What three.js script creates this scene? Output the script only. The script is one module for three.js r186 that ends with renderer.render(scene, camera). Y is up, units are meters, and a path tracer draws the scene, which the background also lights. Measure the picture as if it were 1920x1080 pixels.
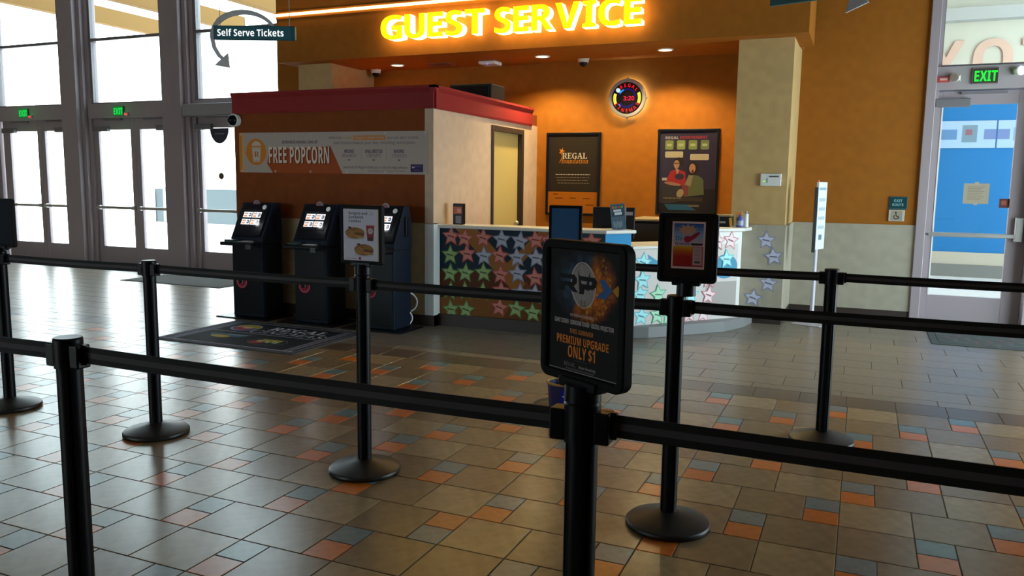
import * as THREE from 'three';
import { RoundedBoxGeometry } from 'three/addons/geometries/RoundedBoxGeometry.js';
import { TextGeometry } from 'three/addons/geometries/TextGeometry.js';
import { FontLoader } from 'three/addons/loaders/FontLoader.js';
import { mergeGeometries } from 'three/addons/utils/BufferGeometryUtils.js';
import { RectAreaLightUniformsLib } from 'three/addons/lights/RectAreaLightUniformsLib.js';

// ---------------------------------------------------------------- camera, sky, large lights, exposure
// x runs to the right along the service wall, z towards the viewer, y up, metres
const scene = new THREE.Scene();
const renderer = new THREE.WebGLRenderer({ antialias: true });
renderer.toneMapping = THREE.LinearToneMapping;
renderer.toneMappingExposure = 1.0;
renderer.shadowMap.enabled = true;
RectAreaLightUniformsLib.init();
const camera = new THREE.PerspectiveCamera(39.31, 16 / 9, 0.05, 200);
camera.position.set(0, 1.5, 0);
camera.quaternion.setFromRotationMatrix(new THREE.Matrix4().makeBasis(
  new THREE.Vector3(0.9175, 0.01258, -0.39754),
  new THREE.Vector3(-0.06258, 0.99162, -0.11305),
  new THREE.Vector3(0.39278, 0.1286, 0.9106)));
camera.updateMatrixWorld(true);
scene.background = new THREE.Color(0.74, 0.94, 1.0);      // bright overcast sky
scene.backgroundIntensity = 9.0;
const sun = new THREE.DirectionalLight(new THREE.Color(1, 0.97, 0.92), 30);   // high, behind the viewer: it lights the plaza outside
sun.position.set(-12, 34, 20); sun.target.position.set(-4, 0, -10); sun.castShadow = true;
Object.assign(sun.shadow.camera, { left: -40, right: 40, top: 40, bottom: -40, near: 1, far: 120 }); sun.shadow.mapSize.set(4096, 4096);
scene.add(sun, sun.target);

const H = 7.2;                                            // ceiling of the lobby
const ZW = -10.2;                                         // back wall
const XL = -17.6, XR = 3.6, ZF = 4.2;                     // side walls and the wall behind the camera

// ---------------------------------------------------------------- helpers
let seed = 7;
const rnd = () => { seed = (seed * 1664525 + 1013904223) >>> 0; return seed / 4294967296; };
const used = {};
function numbered(n) { const k = used[n] = (used[n] ?? -1) + 1; return k ? n + '_' + String(k).padStart(3, '0') : n; }
function lit(o) { o.castShadow = o.receiveShadow = true; return o; }
function thing(name, label, category, pos = [0, 0, 0], turn = 0, group) {
  const o = new THREE.Group(); o.name = numbered(name); o.position.set(...pos); o.rotation.y = turn;
  o.userData = { label, category }; if (group) o.userData.group = group;
  scene.add(o); return o;
}
function part(name, geo, m, parent, label) {
  const o = lit(new THREE.Mesh(Array.isArray(geo) ? mergeGeometries(geo.map(plain)) : geo, m)); o.name = name;
  if (label) o.userData.label = label; parent.add(o); return o;
}
function plain(g) { const r = g.index ? g.toNonIndexed() : g; for (const k of Object.keys(r.attributes)) if (!['position', 'normal', 'uv'].includes(k)) r.deleteAttribute(k); return r; }
function metreUV(g) {
  g = g.index ? g.toNonIndexed() : g; const p = g.attributes.position, n = g.attributes.normal, u = new Float32Array(p.count * 2);
  for (let i = 0; i < p.count; i++) { const ax = Math.abs(n.getX(i)), ay = Math.abs(n.getY(i)), az = Math.abs(n.getZ(i)); u.set(ax > ay && ax > az ? [p.getZ(i), p.getY(i)] : ay > az ? [p.getX(i), p.getZ(i)] : [p.getX(i), p.getY(i)], i * 2); }
  g.setAttribute('uv', new THREE.BufferAttribute(u, 2)); return g;
}
function struct(name, geo, m) {
  const o = lit(new THREE.Mesh(metreUV(Array.isArray(geo) ? mergeGeometries(geo.map(plain)) : geo), m)); o.name = name; o.userData.kind = 'structure'; scene.add(o); return o;
}
function structGroup(name) { const o = new THREE.Group(); o.name = name; o.userData.kind = 'structure'; scene.add(o); return o; }
function copyOf(src, pos, label, turn) {
  const c = src.clone(); c.name = numbered(src.name.replace(/_\d+$/, '')); c.userData = { ...src.userData, label };
  c.position.set(...pos); if (turn !== undefined) c.rotation.y = turn; scene.add(c); return c;
}
const box = (x0, x1, y0, y1, z0, z1) => new THREE.BoxGeometry(Math.abs(x1 - x0), Math.abs(y1 - y0), Math.abs(z1 - z0)).translate((x0 + x1) / 2, (y0 + y1) / 2, (z0 + z1) / 2);
function rbox(x0, x1, y0, y1, z0, z1, r = 0.008, s = 2) {
  return new RoundedBoxGeometry(Math.abs(x1 - x0), Math.abs(y1 - y0), Math.abs(z1 - z0), s, r).translate((x0 + x1) / 2, (y0 + y1) / 2, (z0 + z1) / 2);
}
const cyl = (r0, r1, h, x, y, z, n = 24) => new THREE.CylinderGeometry(r0, r1, h, n).translate(x, y, z);
const disc = (r, h, x, y, z, n = 28) => new THREE.CylinderGeometry(r, r, h, n).rotateX(Math.PI / 2).translate(x, y, z);   // faces z
function tube(pts, r, n = 24, k = 8) { return new THREE.TubeGeometry(new THREE.CatmullRomCurve3(pts.map((p) => new THREE.Vector3(...p))), n, r, k); }
function roundRect(w, h, r) {
  const s = new THREE.Shape(), x = -w / 2, y = -h / 2;
  s.moveTo(x + r, y); s.lineTo(x + w - r, y); s.absarc(x + w - r, y + r, r, -Math.PI / 2, 0); s.lineTo(x + w, y + h - r); s.absarc(x + w - r, y + h - r, r, 0, Math.PI / 2);
  s.lineTo(x + r, y + h); s.absarc(x + r, y + h - r, r, Math.PI / 2, Math.PI); s.lineTo(x, y + r); s.absarc(x + r, y + r, r, Math.PI, 1.5 * Math.PI); return s;
}
function frameShape(w, h, r, b) { const s = roundRect(w, h, r), i = roundRect(w - 2 * b, h - 2 * b, Math.max(0.002, r - b)); s.holes.push(new THREE.Path(i.getPoints(6).reverse())); return s; }
const extr = (s, d, bev = 0, seg = 2, cs = 8) => new THREE.ExtrudeGeometry(s, { depth: d, bevelEnabled: bev > 0, bevelSize: bev, bevelThickness: bev, bevelOffset: -bev, bevelSegments: seg, curveSegments: cs });
const poly = (pts) => { const s = new THREE.Shape(); pts.forEach(([x, y], i) => (i ? s.lineTo(x, y) : s.moveTo(x, y))); s.closePath(); return s; };
const plane = (w, h, x, y, z) => new THREE.PlaneGeometry(w, h).translate(x, y, z);

// procedural textures: fine speckle shared by paints and tiles
function noiseTex(n, lo, hi, fine, rep) {
  const d = new Uint8Array(n * n * 4), g = 16, coarse = []; for (let i = 0; i < g * g; i++) coarse.push(rnd());
  for (let y = 0; y < n; y++) for (let x = 0; x < n; x++) {
    const fx = x / n * g, fy = y / n * g, i = fx | 0, j = fy | 0, a = fx - i, b = fy - j, c = (p, q) => coarse[(q % g) * g + (p % g)];
    const sm = (c(i, j) * (1 - a) + c(i + 1, j) * a) * (1 - b) + (c(i, j + 1) * (1 - a) + c(i + 1, j + 1) * a) * b;
    const v = Math.round(255 * (lo + (hi - lo) * (sm * (1 - fine) + rnd() * fine))); d.set([v, v, v, 255], (y * n + x) * 4);
  }
  const t = new THREE.DataTexture(d, n, n); t.wrapS = t.wrapT = THREE.RepeatWrapping; t.magFilter = THREE.LinearFilter; t.minFilter = THREE.LinearMipmapLinearFilter; t.generateMipmaps = true;
  t.colorSpace = THREE.SRGBColorSpace; t.repeat.set(rep, rep); t.needsUpdate = true; return t;
}
const speckle = noiseTex(256, 0.80, 1.0, 0.5, 1), mottle = noiseTex(256, 0.9, 1.0, 0.3, 1);
const matte = (r, g, b, rough, spec, o = {}) => new THREE.MeshPhysicalMaterial({ color: new THREE.Color().setRGB(r, g, b), roughness: rough, specularIntensity: spec, ...o });
const M = (r, g, b, rough = 0.6, o = {}) => new THREE.MeshStandardMaterial({ color: new THREE.Color().setRGB(r, g, b), roughness: rough, ...o });
function canvasTex(w, h, draw) {
  const c = document.createElement('canvas'); c.width = w; c.height = h; const x = c.getContext('2d'); draw(x, w, h);
  const t = new THREE.CanvasTexture(c); t.colorSpace = THREE.SRGBColorSpace; t.anisotropy = 4; return t;
}
const printMat = (w, h, draw, rough = 0.55, o = {}) => new THREE.MeshPhysicalMaterial({ map: canvasTex(w, h, draw), roughness: rough, specularIntensity: 0.4, ...o });
function txt(x, s, px, py, size, color, o = {}) {
  x.fillStyle = color; x.font = (o.weight ?? 'bold') + ' ' + size + 'px ' + (o.font ?? 'sans-serif'); x.textAlign = o.align ?? 'center'; x.textBaseline = 'middle';
  if (o.width) { const m = x.measureText(s).width; x.save(); x.translate(px, py); x.scale(o.width / Math.max(1, m), 1); x.fillText(s, 0, 0); x.restore(); } else x.fillText(s, px, py);
}
function glow(r, g, b, k) { return new THREE.MeshStandardMaterial({ color: new THREE.Color().setRGB(r * 0.5, g * 0.5, b * 0.5), emissive: new THREE.Color().setRGB(r, g, b), emissiveIntensity: k, roughness: 0.5 }); }

const mat = {
  orange: matte(0.36, 0.122, 0.012, 0.7, 0.35, { map: mottle }), rust: matte(0.25, 0.058, 0.012, 0.7, 0.35, { map: mottle }), beige: M(0.58, 0.385, 0.155, 0.6, { map: mottle }),
  wainscot: M(0.43, 0.385, 0.30, 0.5, { map: mottle }), booth_wainscot: M(0.46, 0.33, 0.18, 0.55, { map: mottle }), booth_side: M(0.66, 0.47, 0.33, 0.55, { map: mottle }), crown: matte(0.27, 0.024, 0.024, 0.55, 0.3),
  base: M(0.035, 0.022, 0.018, 0.5), frame: M(0.34, 0.28, 0.30, 0.45), frame_dark: M(0.17, 0.155, 0.17, 0.45), alu: M(0.55, 0.54, 0.53, 0.35, { metalness: 0.7 }),
  glass: new THREE.MeshPhysicalMaterial({ color: 0xffffff, transmission: 1, thickness: 0, roughness: 0, ior: 1.45 }),
  black: matte(0.004, 0.0045, 0.008, 0.36, 0.4), blackmat: matte(0.008, 0.008, 0.009, 0.55, 0.2), belt: M(0.004, 0.004, 0.005, 0.8), stripe: M(0.06, 0.052, 0.06, 0.8),
  navy: matte(0.008, 0.013, 0.026, 0.5, 0.35), white: M(0.75, 0.75, 0.74, 0.5), ceiling: M(0.28, 0.26, 0.24, 0.85), grout: M(0.085, 0.066, 0.05, 0.8), dark: M(0.02, 0.018, 0.02, 0.6),
  plaza: M(0.62, 0.62, 0.6, 0.85), wood: new THREE.MeshPhysicalMaterial({ color: new THREE.Color().setRGB(0.15, 0.088, 0.032), roughness: 1, specularIntensity: 0.15 }), grey: M(0.3, 0.29, 0.31, 0.4), counter: M(0.72, 0.70, 0.67, 0.4), lobby: M(0.26, 0.19, 0.12, 0.75),
};

// ---------------------------------------------------------------- floor
const S = 0.15329, OX = -2.7708, OZ = -2.8226;            // small tile and the pattern's origin
const floor = struct('floor', box(XL - 0.3, XR + 0.3, -0.2, -0.003, ZW - 0.3, ZF + 0.3), mat.grout);
const tilePaint = {
  light: [M(0.37, 0.26, 0.14, 0.26, { map: speckle }), M(0.35, 0.245, 0.13, 0.26, { map: speckle })],
  brown: [M(0.25, 0.165, 0.09, 0.26, { map: speckle }), M(0.27, 0.18, 0.098, 0.26, { map: speckle })],
  orange: [M(0.70, 0.18, 0.025, 0.26, { map: speckle }), M(0.64, 0.165, 0.028, 0.26, { map: speckle })],
  blue: [M(0.15, 0.24, 0.26, 0.26, { map: speckle }), M(0.20, 0.24, 0.24, 0.26, { map: speckle })],
  far: [M(0.27, 0.22, 0.165, 0.3, { map: speckle }), M(0.24, 0.20, 0.155, 0.29, { map: speckle })],
  border: [M(0.125, 0.085, 0.06, 0.3, { map: speckle }), M(0.14, 0.098, 0.072, 0.29, { map: speckle })],
};
const tileGeo = {};
function tileGeometry(w, d) {                             // a tile with a small chamfer, its face at y = 0
  const key = w.toFixed(3) + '_' + d.toFixed(3); if (tileGeo[key]) return tileGeo[key];
  const j = 0.0022, c = 0.002, a = w / 2 - j, b = d / 2 - j, y = -0.0018, P = [], U = [];
  const q = (p0, p1, p2, p3) => { for (const p of [p0, p1, p2, p0, p2, p3]) { P.push(...p); U.push(p[0] * 2, p[2] * 2); } };
  const A = [-a, y, b], B = [a, y, b], C = [a, y, -b], D = [-a, y, -b], e = [-a + c, 0, b - c], f = [a - c, 0, b - c], g = [a - c, 0, -b + c], h = [-a + c, 0, -b + c];
  q(e, f, g, h); q(A, B, f, e); q(B, C, g, f); q(C, D, h, g); q(D, A, e, h);
  const dn = (p) => [p[0], -0.02, p[2]]; q(dn(A), dn(B), B, A); q(dn(B), dn(C), C, B); q(dn(C), dn(D), D, C); q(dn(D), dn(A), A, D);
  const G = new THREE.BufferGeometry(); G.setAttribute('position', new THREE.Float32BufferAttribute(P, 3)); G.setAttribute('uv', new THREE.Float32BufferAttribute(U, 2)); G.computeVertexNormals();
  return tileGeo[key] = G;
}
const tiles = [];
function tile(x0, x1, z0, z1, kind) {
  x0 = Math.max(x0, XL); x1 = Math.min(x1, XR); z0 = Math.max(z0, ZW); z1 = Math.min(z1, ZF); if (x1 - x0 < 0.02 || z1 - z0 < 0.02) return;
  tiles.push({ x: (x0 + x1) / 2, z: (z0 + z1) / 2, w: x1 - x0, d: z1 - z0, kind, v: rnd() < 0.6 ? 0 : 1, tx: (rnd() - 0.5) * 0.0008, tz: (rnd() - 0.5) * 0.0008 });
}

for (let k = -10; k < Math.ceil((ZF - OZ) / (2 * S)); k++) {
  const m = ((k % 3) + 3) % 3, u0 = m === 0 ? 0 : m === 2 ? 2 : 3, z0 = OZ + 2 * k * S, z1 = z0 + 2 * S, zm = z0 + S;
  for (let n = -22; n < 10; n++) {
    const u = u0 + 5 * n, X = (q) => OX + (u + q) * S, swap = k === -1 && n === 1;
    tile(X(0), X(1), z0, zm, swap ? 'orange' : 'blue'); tile(X(0), X(1), zm, z1, swap ? 'blue' : 'orange');
    tile(X(1), X(3), z0, z1, m === 2 ? 'light' : 'brown'); tile(X(3), X(5), z0, z1, m === 1 ? 'light' : 'brown');
  }
}
const ZB = OZ - 20 * S;                                   // the dark border, then long tiles in running bond
for (let n = -60; n < 14; n++) tile(-0.02 + n * 0.315, -0.02 + (n + 1) * 0.315, ZB - 0.295, ZB, 'border');
{
  let z = ZB - 0.295, r = 0;
  while (z > ZW) { const d = r ? 0.305 : 0.15, off = 0.57 - 0.21 * 0 + (r ? (r - 1) * 0.21 + 0.212 : 0); for (let n = -32; n < 8; n++) tile(off + n * 0.63, off + (n + 1) * 0.63, z - d, z, 'far'); z -= d; r++; }
}
{
  const v = new THREE.Vector3(), cam = camera.clone(); cam.aspect = 16 / 9; cam.updateProjectionMatrix(); cam.updateMatrixWorld(true);
  for (const t of tiles) {
    let a = 0, p = [], ok = true;
    for (const [sx, sz] of [[-1, 1], [1, 1], [1, -1], [-1, -1]]) { v.set(t.x + sx * t.w / 2, 0, t.z + sz * t.d / 2).applyMatrix4(cam.matrixWorldInverse); if (v.z > -0.3) ok = false; v.applyMatrix4(cam.projectionMatrix); p.push([Math.max(-1, Math.min(1, v.x)), Math.max(-1, Math.min(1, v.y))]); }
    if (ok) for (let i = 0; i < 4; i++) { const [x, y] = p[i], [X, Y] = p[(i + 1) % 4]; a += x * Y - X * y; }
    t.area = Math.abs(a);
  }
  tiles.sort((a, b) => b.area - a.area);
  const put = (o, t) => { o.position.set(t.x, 0, t.z); o.rotation.set(t.tx, 0, t.tz); };
  tiles.slice(0, 300).forEach((t) => put(part('tile', tileGeometry(t.w, t.d), tilePaint[t.kind][t.v], floor), t));
  const rest = [], c = new THREE.Object3D();
  for (const t of tiles.slice(300)) {
    const g = tileGeometry(t.w, t.d).clone(); put(c, t); c.updateMatrix(); g.applyMatrix4(c.matrix); g.translate(0, 0, 0);
    const col = tilePaint[t.kind][t.v].color, n = g.attributes.position.count, a = new Float32Array(n * 3); for (let i = 0; i < n; i++) a.set([col.r, col.g, col.b], i * 3);
    g.setAttribute('color', new THREE.BufferAttribute(a, 3)); rest.push(g);
  }
  const o = lit(new THREE.Mesh(mergeGeometries(rest), new THREE.MeshStandardMaterial({ vertexColors: true, roughness: 0.28, map: speckle }))); o.name = 'small_floor_tiles'; o.userData.kind = 'stuff'; floor.add(o);
}

// ---------------------------------------------------------------- room shell
struct('ceiling', box(XL - 0.3, XR + 0.3, H, H + 0.25, ZW - 0.15, ZF + 0.3), mat.ceiling);
struct('wall_left', box(XL - 0.3, XL, -0.2, H, ZW - 0.15, ZF + 0.3), mat.lobby);
struct('wall_front', [box(XL, -12, -0.2, H, ZF, ZF + 0.3), box(-12, -6, -0.2, 1.0, ZF, ZF + 0.3), box(-12, -6, 2.3, H, ZF, ZF + 0.3), box(-6, XR, -0.2, H, ZF, ZF + 0.3)], mat.lobby);  // the opening behind the camera is added and sized as daylight fill
// right wall with the entrance glazing near the service counter
const RW = [[-9.95, -5.0, 0.0, 3.0]];
struct('wall_right', [box(XR, XR + 0.3, -0.2, H, ZW - 0.15, RW[0][0]), box(XR, XR + 0.3, RW[0][3], H, RW[0][0], RW[0][1]), box(XR, XR + 0.3, -0.2, RW[0][2], RW[0][0], RW[0][1]), box(XR, XR + 0.3, -0.2, H, RW[0][1], ZF)], mat.lobby);
// back wall: orange from the window front to the exit door
struct('wall_back', [box(-8.36, 0.56, -0.2, H, ZW - 0.3, ZW)], mat.orange);
struct('trim_1', [box(-0.76, 0.56, 0.1, 1.075, ZW, ZW + 0.014), box(-0.76, 0.56, 1.075, 1.087, ZW, ZW + 0.018)], mat.wainscot);
struct('baseboard_right', box(-0.76, 0.56, 0, 0.1, ZW, ZW + 0.016), mat.base);

// ---------------------------------------------------------------- glazing in the back wall
let nWin = 0, nDoor = 0, nTrim = 1;
function upperWindow(x0, x1, y0, y1, bars) {
  const g = structGroup('window_' + ++nWin), f = 0.05, z0 = ZW - 0.22, z1 = ZW - 0.12;
  part('window_frame', [box(x0, x0 + f, y0, y1, z0, z1), box(x1 - f, x1, y0, y1, z0, z1), box(x0 + f, x1 - f, y0, y0 + f * 0.6, z0, z1), box(x0 + f, x1 - f, y1 - f, y1, z0, z1), ...bars.map((b) => box(x0 + f, x1 - f, b - 0.025, b + 0.025, z0, z1 + 0.02))], mat.frame_dark, g);
  const ys = [y0, ...bars, y1]; for (let i = 0; i + 1 < ys.length; i++) part('pane', box(x0 + f, x1 - f, ys[i] + 0.02, ys[i + 1] - 0.02, ZW - 0.175, ZW - 0.17), mat.glass, g);
  return g;
}
function leaf(x0, x1, gx0, gx1, gy0, gy1, top, handed) {  // one glazed door leaf; the closer sits over its hinge side
  const g = structGroup('door_' + ++nDoor), z0 = ZW - 0.2, z1 = ZW - 0.14, b = 0.012;
  part('door_frame', [rbox(x0, gx0, 0.01, top, z0, z1, 0.006), rbox(gx1, x1, 0.01, top, z0, z1, 0.006), box(gx0, gx1, 0.01, gy0, z0, z1), box(gx0, gx1, gy1, top, z0, z1)], mat.frame, g);
  part('glass', box(gx0 - 0.01, gx1 + 0.01, gy0 - 0.01, gy1 + 0.01, ZW - 0.173, ZW - 0.167), mat.glass, g);
  const bx = handed > 0 ? x0 : x1;
  part('push_bar', [rbox(x0 + 0.03, x1 - 0.03, 0.965, 1.015, z1 + 0.02, z1 + 0.06, 0.012), box(x0 + 0.04, x0 + 0.1, 0.955, 1.025, z1, z1 + 0.05), box(x1 - 0.1, x1 - 0.04, 0.955, 1.025, z1, z1 + 0.05)], mat.alu, g);
  part('door_closer', [rbox(handed > 0 ? x0 + 0.05 : x1 - 0.4, handed > 0 ? x0 + 0.4 : x1 - 0.05, gy1 - 0.03, gy1 + 0.06, z1, z1 + 0.07, 0.01), box((x0 + x1) / 2 - 0.22, (x0 + x1) / 2 + 0.22, top - 0.03, top - 0.008, z1, z1 + 0.05)], mat.frame_dark, g);
  return g;
}
function header(x0, x1, y0, y1) { return box(x0, x1, y0, y1, ZW - 0.26, ZW - 0.06); }
const DT = 2.53;
const bays = [[-17.6, -15.42], [-14.98, -13.08], [-12.53, -10.70], [-10.13, -8.36]];
const columns = [[-15.42, -14.98], [-13.08, -12.53], [-10.70, -10.13]];
for (const [a, b] of columns) struct('trim_' + ++nTrim, [rbox(a, b - 0.16, 0, H, ZW - 0.28, ZW + 0.06, 0.01), box(b - 0.16, b - 0.08, 0, H, ZW - 0.28, ZW - 0.03), box(b - 0.08, b, 0, H, ZW - 0.28, ZW - 0.1)], mat.frame);
struct('trim_' + ++nTrim, bays.flatMap(([a, b]) => [header(a, b, 2.53, 2.78), box(a, b, 5.5, H, ZW - 0.26, ZW)]), mat.frame);
for (const [a, b] of bays) upperWindow(a, b, 2.78, 5.5, [3.87]);
leaf(-14.93, -13.9, -14.74, -14.0, 0.3, 2.34, DT, 1); leaf(-13.9, -13.08 + 0.02, -13.8, -13.08, 0.3, 2.34, DT, -1);
leaf(-12.53, -11.55, -12.42, -11.66, 0.3, 2.34, DT, 1); leaf(-11.55, -10.6, -11.44, -10.69, 0.3, 2.34, DT, -1);
const d3 = leaf(-10.2, -9.23, -10.08, -9.34, 0.3, 2.34, DT, 1); leaf(-9.23, -8.36, -9.12, -8.46, 0.3, 2.34, DT, -1);
leaf(-17.5, -16.5, -17.38, -16.62, 0.3, 2.34, DT, 1); leaf(-16.5, -15.42, -16.38, -15.54, 0.3, 2.34, DT, -1);
{
  const o = thing('door_operator', 'long grey operator housing above the door beside the booth', 'door operator', [-9.3, 2.62, ZW - 0.06]);
  part('housing', rbox(-0.92, 0.35, -0.1, 0.09, 0, 0.16, 0.015), mat.grey, o); part('cover_seam', box(-0.92, 0.35, -0.11, -0.1, 0.01, 0.15), mat.frame_dark, o);
  const s = thing('door_decal', 'dark half-round decal at the top of the glass beside the booth', 'decal', [-9.7, 2.335, ZW - 0.163]);
  const sh = new THREE.Shape(); sh.moveTo(-0.2, 0); sh.lineTo(0.2, 0); sh.absellipse(0, 0, 0.2, 0.25, 0, -Math.PI, true); part('sheet', extr(sh, 0.002), M(0.03, 0.035, 0.06, 0.6), s);
  part('print', box(-0.1, 0.1, -0.1, -0.085, 0.002, 0.003), M(0.2, 0.2, 0.24, 0.6), s);
  const r = thing('round_sticker', 'small round brown sticker in the middle of the glass beside the booth', 'sticker', [-9.69, 1.56, ZW - 0.164]);
  part('disc', disc(0.055, 0.002, 0, 0, 0), M(0.09, 0.06, 0.03, 0.6), r); part('rim', new THREE.TorusGeometry(0.05, 0.006, 6, 28), M(0.25, 0.2, 0.12, 0.6), r);
  const l = thing('door_lock', 'small black lock box at the edge of the door beside the booth', 'lock', [-9.29, 1.26, ZW - 0.14]);
  part('case', rbox(-0.045, 0.045, -0.07, 0.07, 0, 0.04, 0.01), mat.black, l); part('keyhole', disc(0.015, 0.01, 0, 0, 0.043), mat.alu, l);
}
// right exit: jamb, door, transom window and the bay beyond the frame
struct('trim_' + ++nTrim, [rbox(0.56, 0.66, 0, H, ZW - 0.28, ZW + 0.04, 0.008), box(0.66, 0.7, 0, H, ZW - 0.28, ZW - 0.08), box(0.66, 1.7, 2.58, 2.83, ZW - 0.26, ZW - 0.02), rbox(1.66, 1.78, 0, H, ZW - 0.28, ZW + 0.04, 0.008), box(0.7, 1.7, 4.9, H, ZW - 0.26, ZW)], mat.frame);
struct('wall_corner', box(1.78, XR, -0.2, H, ZW - 0.3, ZW), mat.orange);
upperWindow(0.66, 1.7, 2.83, 4.9, []);
const dr = leaf(0.62, 1.66, 0.745, 1.475, 0.29, 2.43, 2.57, 1);
part('pull_handle', tube([[1.5, 1.0, ZW - 0.21], [1.5, 1.02, ZW - 0.27], [1.5, 1.1, ZW - 0.28], [1.5, 1.28, ZW - 0.28], [1.5, 1.36, ZW - 0.27], [1.5, 1.38, ZW - 0.21]], 0.013), mat.alu, dr);
part('bead_highlight', box(0.742, 0.758, 0.29, 2.43, ZW - 0.162, ZW - 0.135), mat.white, dr);  // glazing bead in white, painting the bright highlight along the glass edge
part('latch_case', rbox(1.54, 1.62, 0.93, 1.2, ZW - 0.14, ZW - 0.07, 0.012), mat.alu, dr);
{
  const n = thing('paper_notice', 'beige paper notice taped to the glass of the right exit door', 'notice', [1.15, 1.45, ZW - 0.162]);
  part('sheet', box(-0.125, 0.125, -0.11, 0.115, 0, 0.0015), printMat(256, 256, (x) => { x.fillStyle = '#a89c88'; x.fillRect(0, 0, 256, 256); x.fillStyle = '#84786a'; for (let i = 0; i < 9; i++) x.fillRect(40, 40 + i * 20, 170 - (i % 3) * 20, 6); }, 0.8), n);
  for (const q of [0.115, -0.11]) part('tape', box(-0.02, 0.02, q - 0.015, q + 0.015, 0.0015, 0.002), mat.wainscot, n);
  const s = thing('red_sticker', 'dark red sticker on the glass near the exit door handle', 'sticker', [1.44, 1.35, ZW - 0.162]);
  part('sheet', box(-0.06, 0.06, -0.05, 0.05, 0, 0.0015), M(0.12, 0.02, 0.02, 0.6), s); part('print', box(-0.04, 0.01, -0.02, 0.03, 0.0015, 0.002), M(0.35, 0.08, 0.04, 0.6), s);
}

// exit signs
function exitSign(x, y, w, label, withHeads) {
  const g = thing('exit_sign', label, 'exit sign', [x, y, ZW - 0.06 + (withHeads ? 0.04 : 0)]), h = w * 0.68;
  part('plate', rbox(-w / 2, w / 2, -h / 2, h / 2, 0, 0.03, 0.006), withHeads ? M(0.2, 0.17, 0.16, 0.5) : M(0.02, 0.2, 0.05, 0.5), g);
  const m = new THREE.MeshStandardMaterial({ color: 0x000000, emissive: 0xffffff, emissiveIntensity: withHeads ? 1.3 : 1.0, emissiveMap: canvasTex(256, 160, (c) => {
    c.fillStyle = withHeads ? '#28221e' : '#067a2c'; c.fillRect(0, 0, 256, 160); txt(c, 'EXIT', 128, 84, 158, withHeads ? '#08ff30' : '#18e858', { width: 246 });
  }), roughness: 0.5 });
  part('legend', plane(w * 0.94, h * 0.92, 0, 0, 0.0315), m, g); const L = new THREE.PointLight(new THREE.Color(0.05, 1, 0.2), 0.03, 2); L.position.set(0, 0, 0.12); L.castShadow = true; g.add(L);
  return g;
}
function lampHead(x, y, label, turn) {
  const g = thing('emergency_light', label, 'emergency light', [x, y, ZW - 0.02], turn);
  part('mount', rbox(-0.03, 0.03, -0.035, 0.035, 0, 0.03, 0.006), mat.wainscot, g);
  const l = part('lamp_head', new THREE.CylinderGeometry(0.05, 0.034, 0.06, 20).rotateX(Math.PI / 2).translate(0, 0, 0.06), mat.white, g); part('lens', disc(0.042, 0.006, 0, 0, 0.092), mat.alu, l);
  return g;
}
exitSign(-14.19, 2.66, 0.24, 'small green lit exit sign over the leftmost pair of glass doors', false);
exitSign(-11.8, 2.645, 0.24, 'small green lit exit sign over the middle pair of glass doors', false);
for (const [x, d] of [[-14.02, 'beside the exit sign of the leftmost glass doors'], [-11.62, 'beside the exit sign of the middle glass doors']]) {
  const g = thing('alarm_light', 'tiny red indicator light ' + d, 'light', [x, 2.59, ZW - 0.06]); part('case', rbox(-0.05, 0.05, -0.03, 0.03, 0, 0.03, 0.006), mat.grey, g); part('lens', rbox(-0.035, 0.035, -0.015, 0.015, 0.028, 0.036, 0.003), glow(1, 0.05, 0.06, 0.9), g);
}
exitSign(1.125, 2.715, 0.25, 'green lit EXIT sign over the right exit door', true);
lampHead(0.87, 2.7, 'white round emergency lamp head left of the lit EXIT sign', -0.5); lampHead(1.4, 2.75, 'white round emergency lamp head right of the lit EXIT sign', 0.5);
{ const g = thing('fire_strobe', 'small red fire strobe at the left end of the exit door header', 'strobe', [0.715, 2.69, ZW - 0.02]); part('case', rbox(-0.07, 0.07, -0.03, 0.03, 0, 0.04, 0.008), M(0.45, 0.06, 0.05, 0.5), g); part('lens', rbox(-0.03, 0.05, -0.012, 0.012, 0.035, 0.048, 0.004), M(0.7, 0.4, 0.35, 0.3), g); }

// ---------------------------------------------------------------- service bay: fascia, pillars, soffit
const FB = 3.06, FZ = -8.93;
struct('trim_' + ++nTrim, [box(-7.31, -0.61, FB, H, -9.85, FZ)], mat.orange);                        // fascia
struct('trim_' + ++nTrim, [box(-7.2, -0.74, FB + 0.02, FB + 0.2, ZW, -9.85)], mat.orange);           // soffit behind it
function pillar(x0, x1) {
  struct('trim_' + ++nTrim, [box(x0, x1, 0, FB + 0.02, ZW, -9.17)], mat.beige);
  struct('trim_' + ++nTrim, [box(x0 - 0.012, x1 + 0.012, 0.1, 1.075, ZW, -9.158), box(x0 - 0.016, x1 + 0.016, 1.075, 1.087, ZW, -9.154)], mat.wainscot);
  struct('baseboard_' + (x0 < -3 ? 'left_pillar' : 'right_pillar'), box(x0 - 0.014, x1 + 0.014, 0, 0.1, ZW, -9.156), mat.base);
}
pillar(-7.16, -6.62); pillar(-1.33, -0.76);
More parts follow.
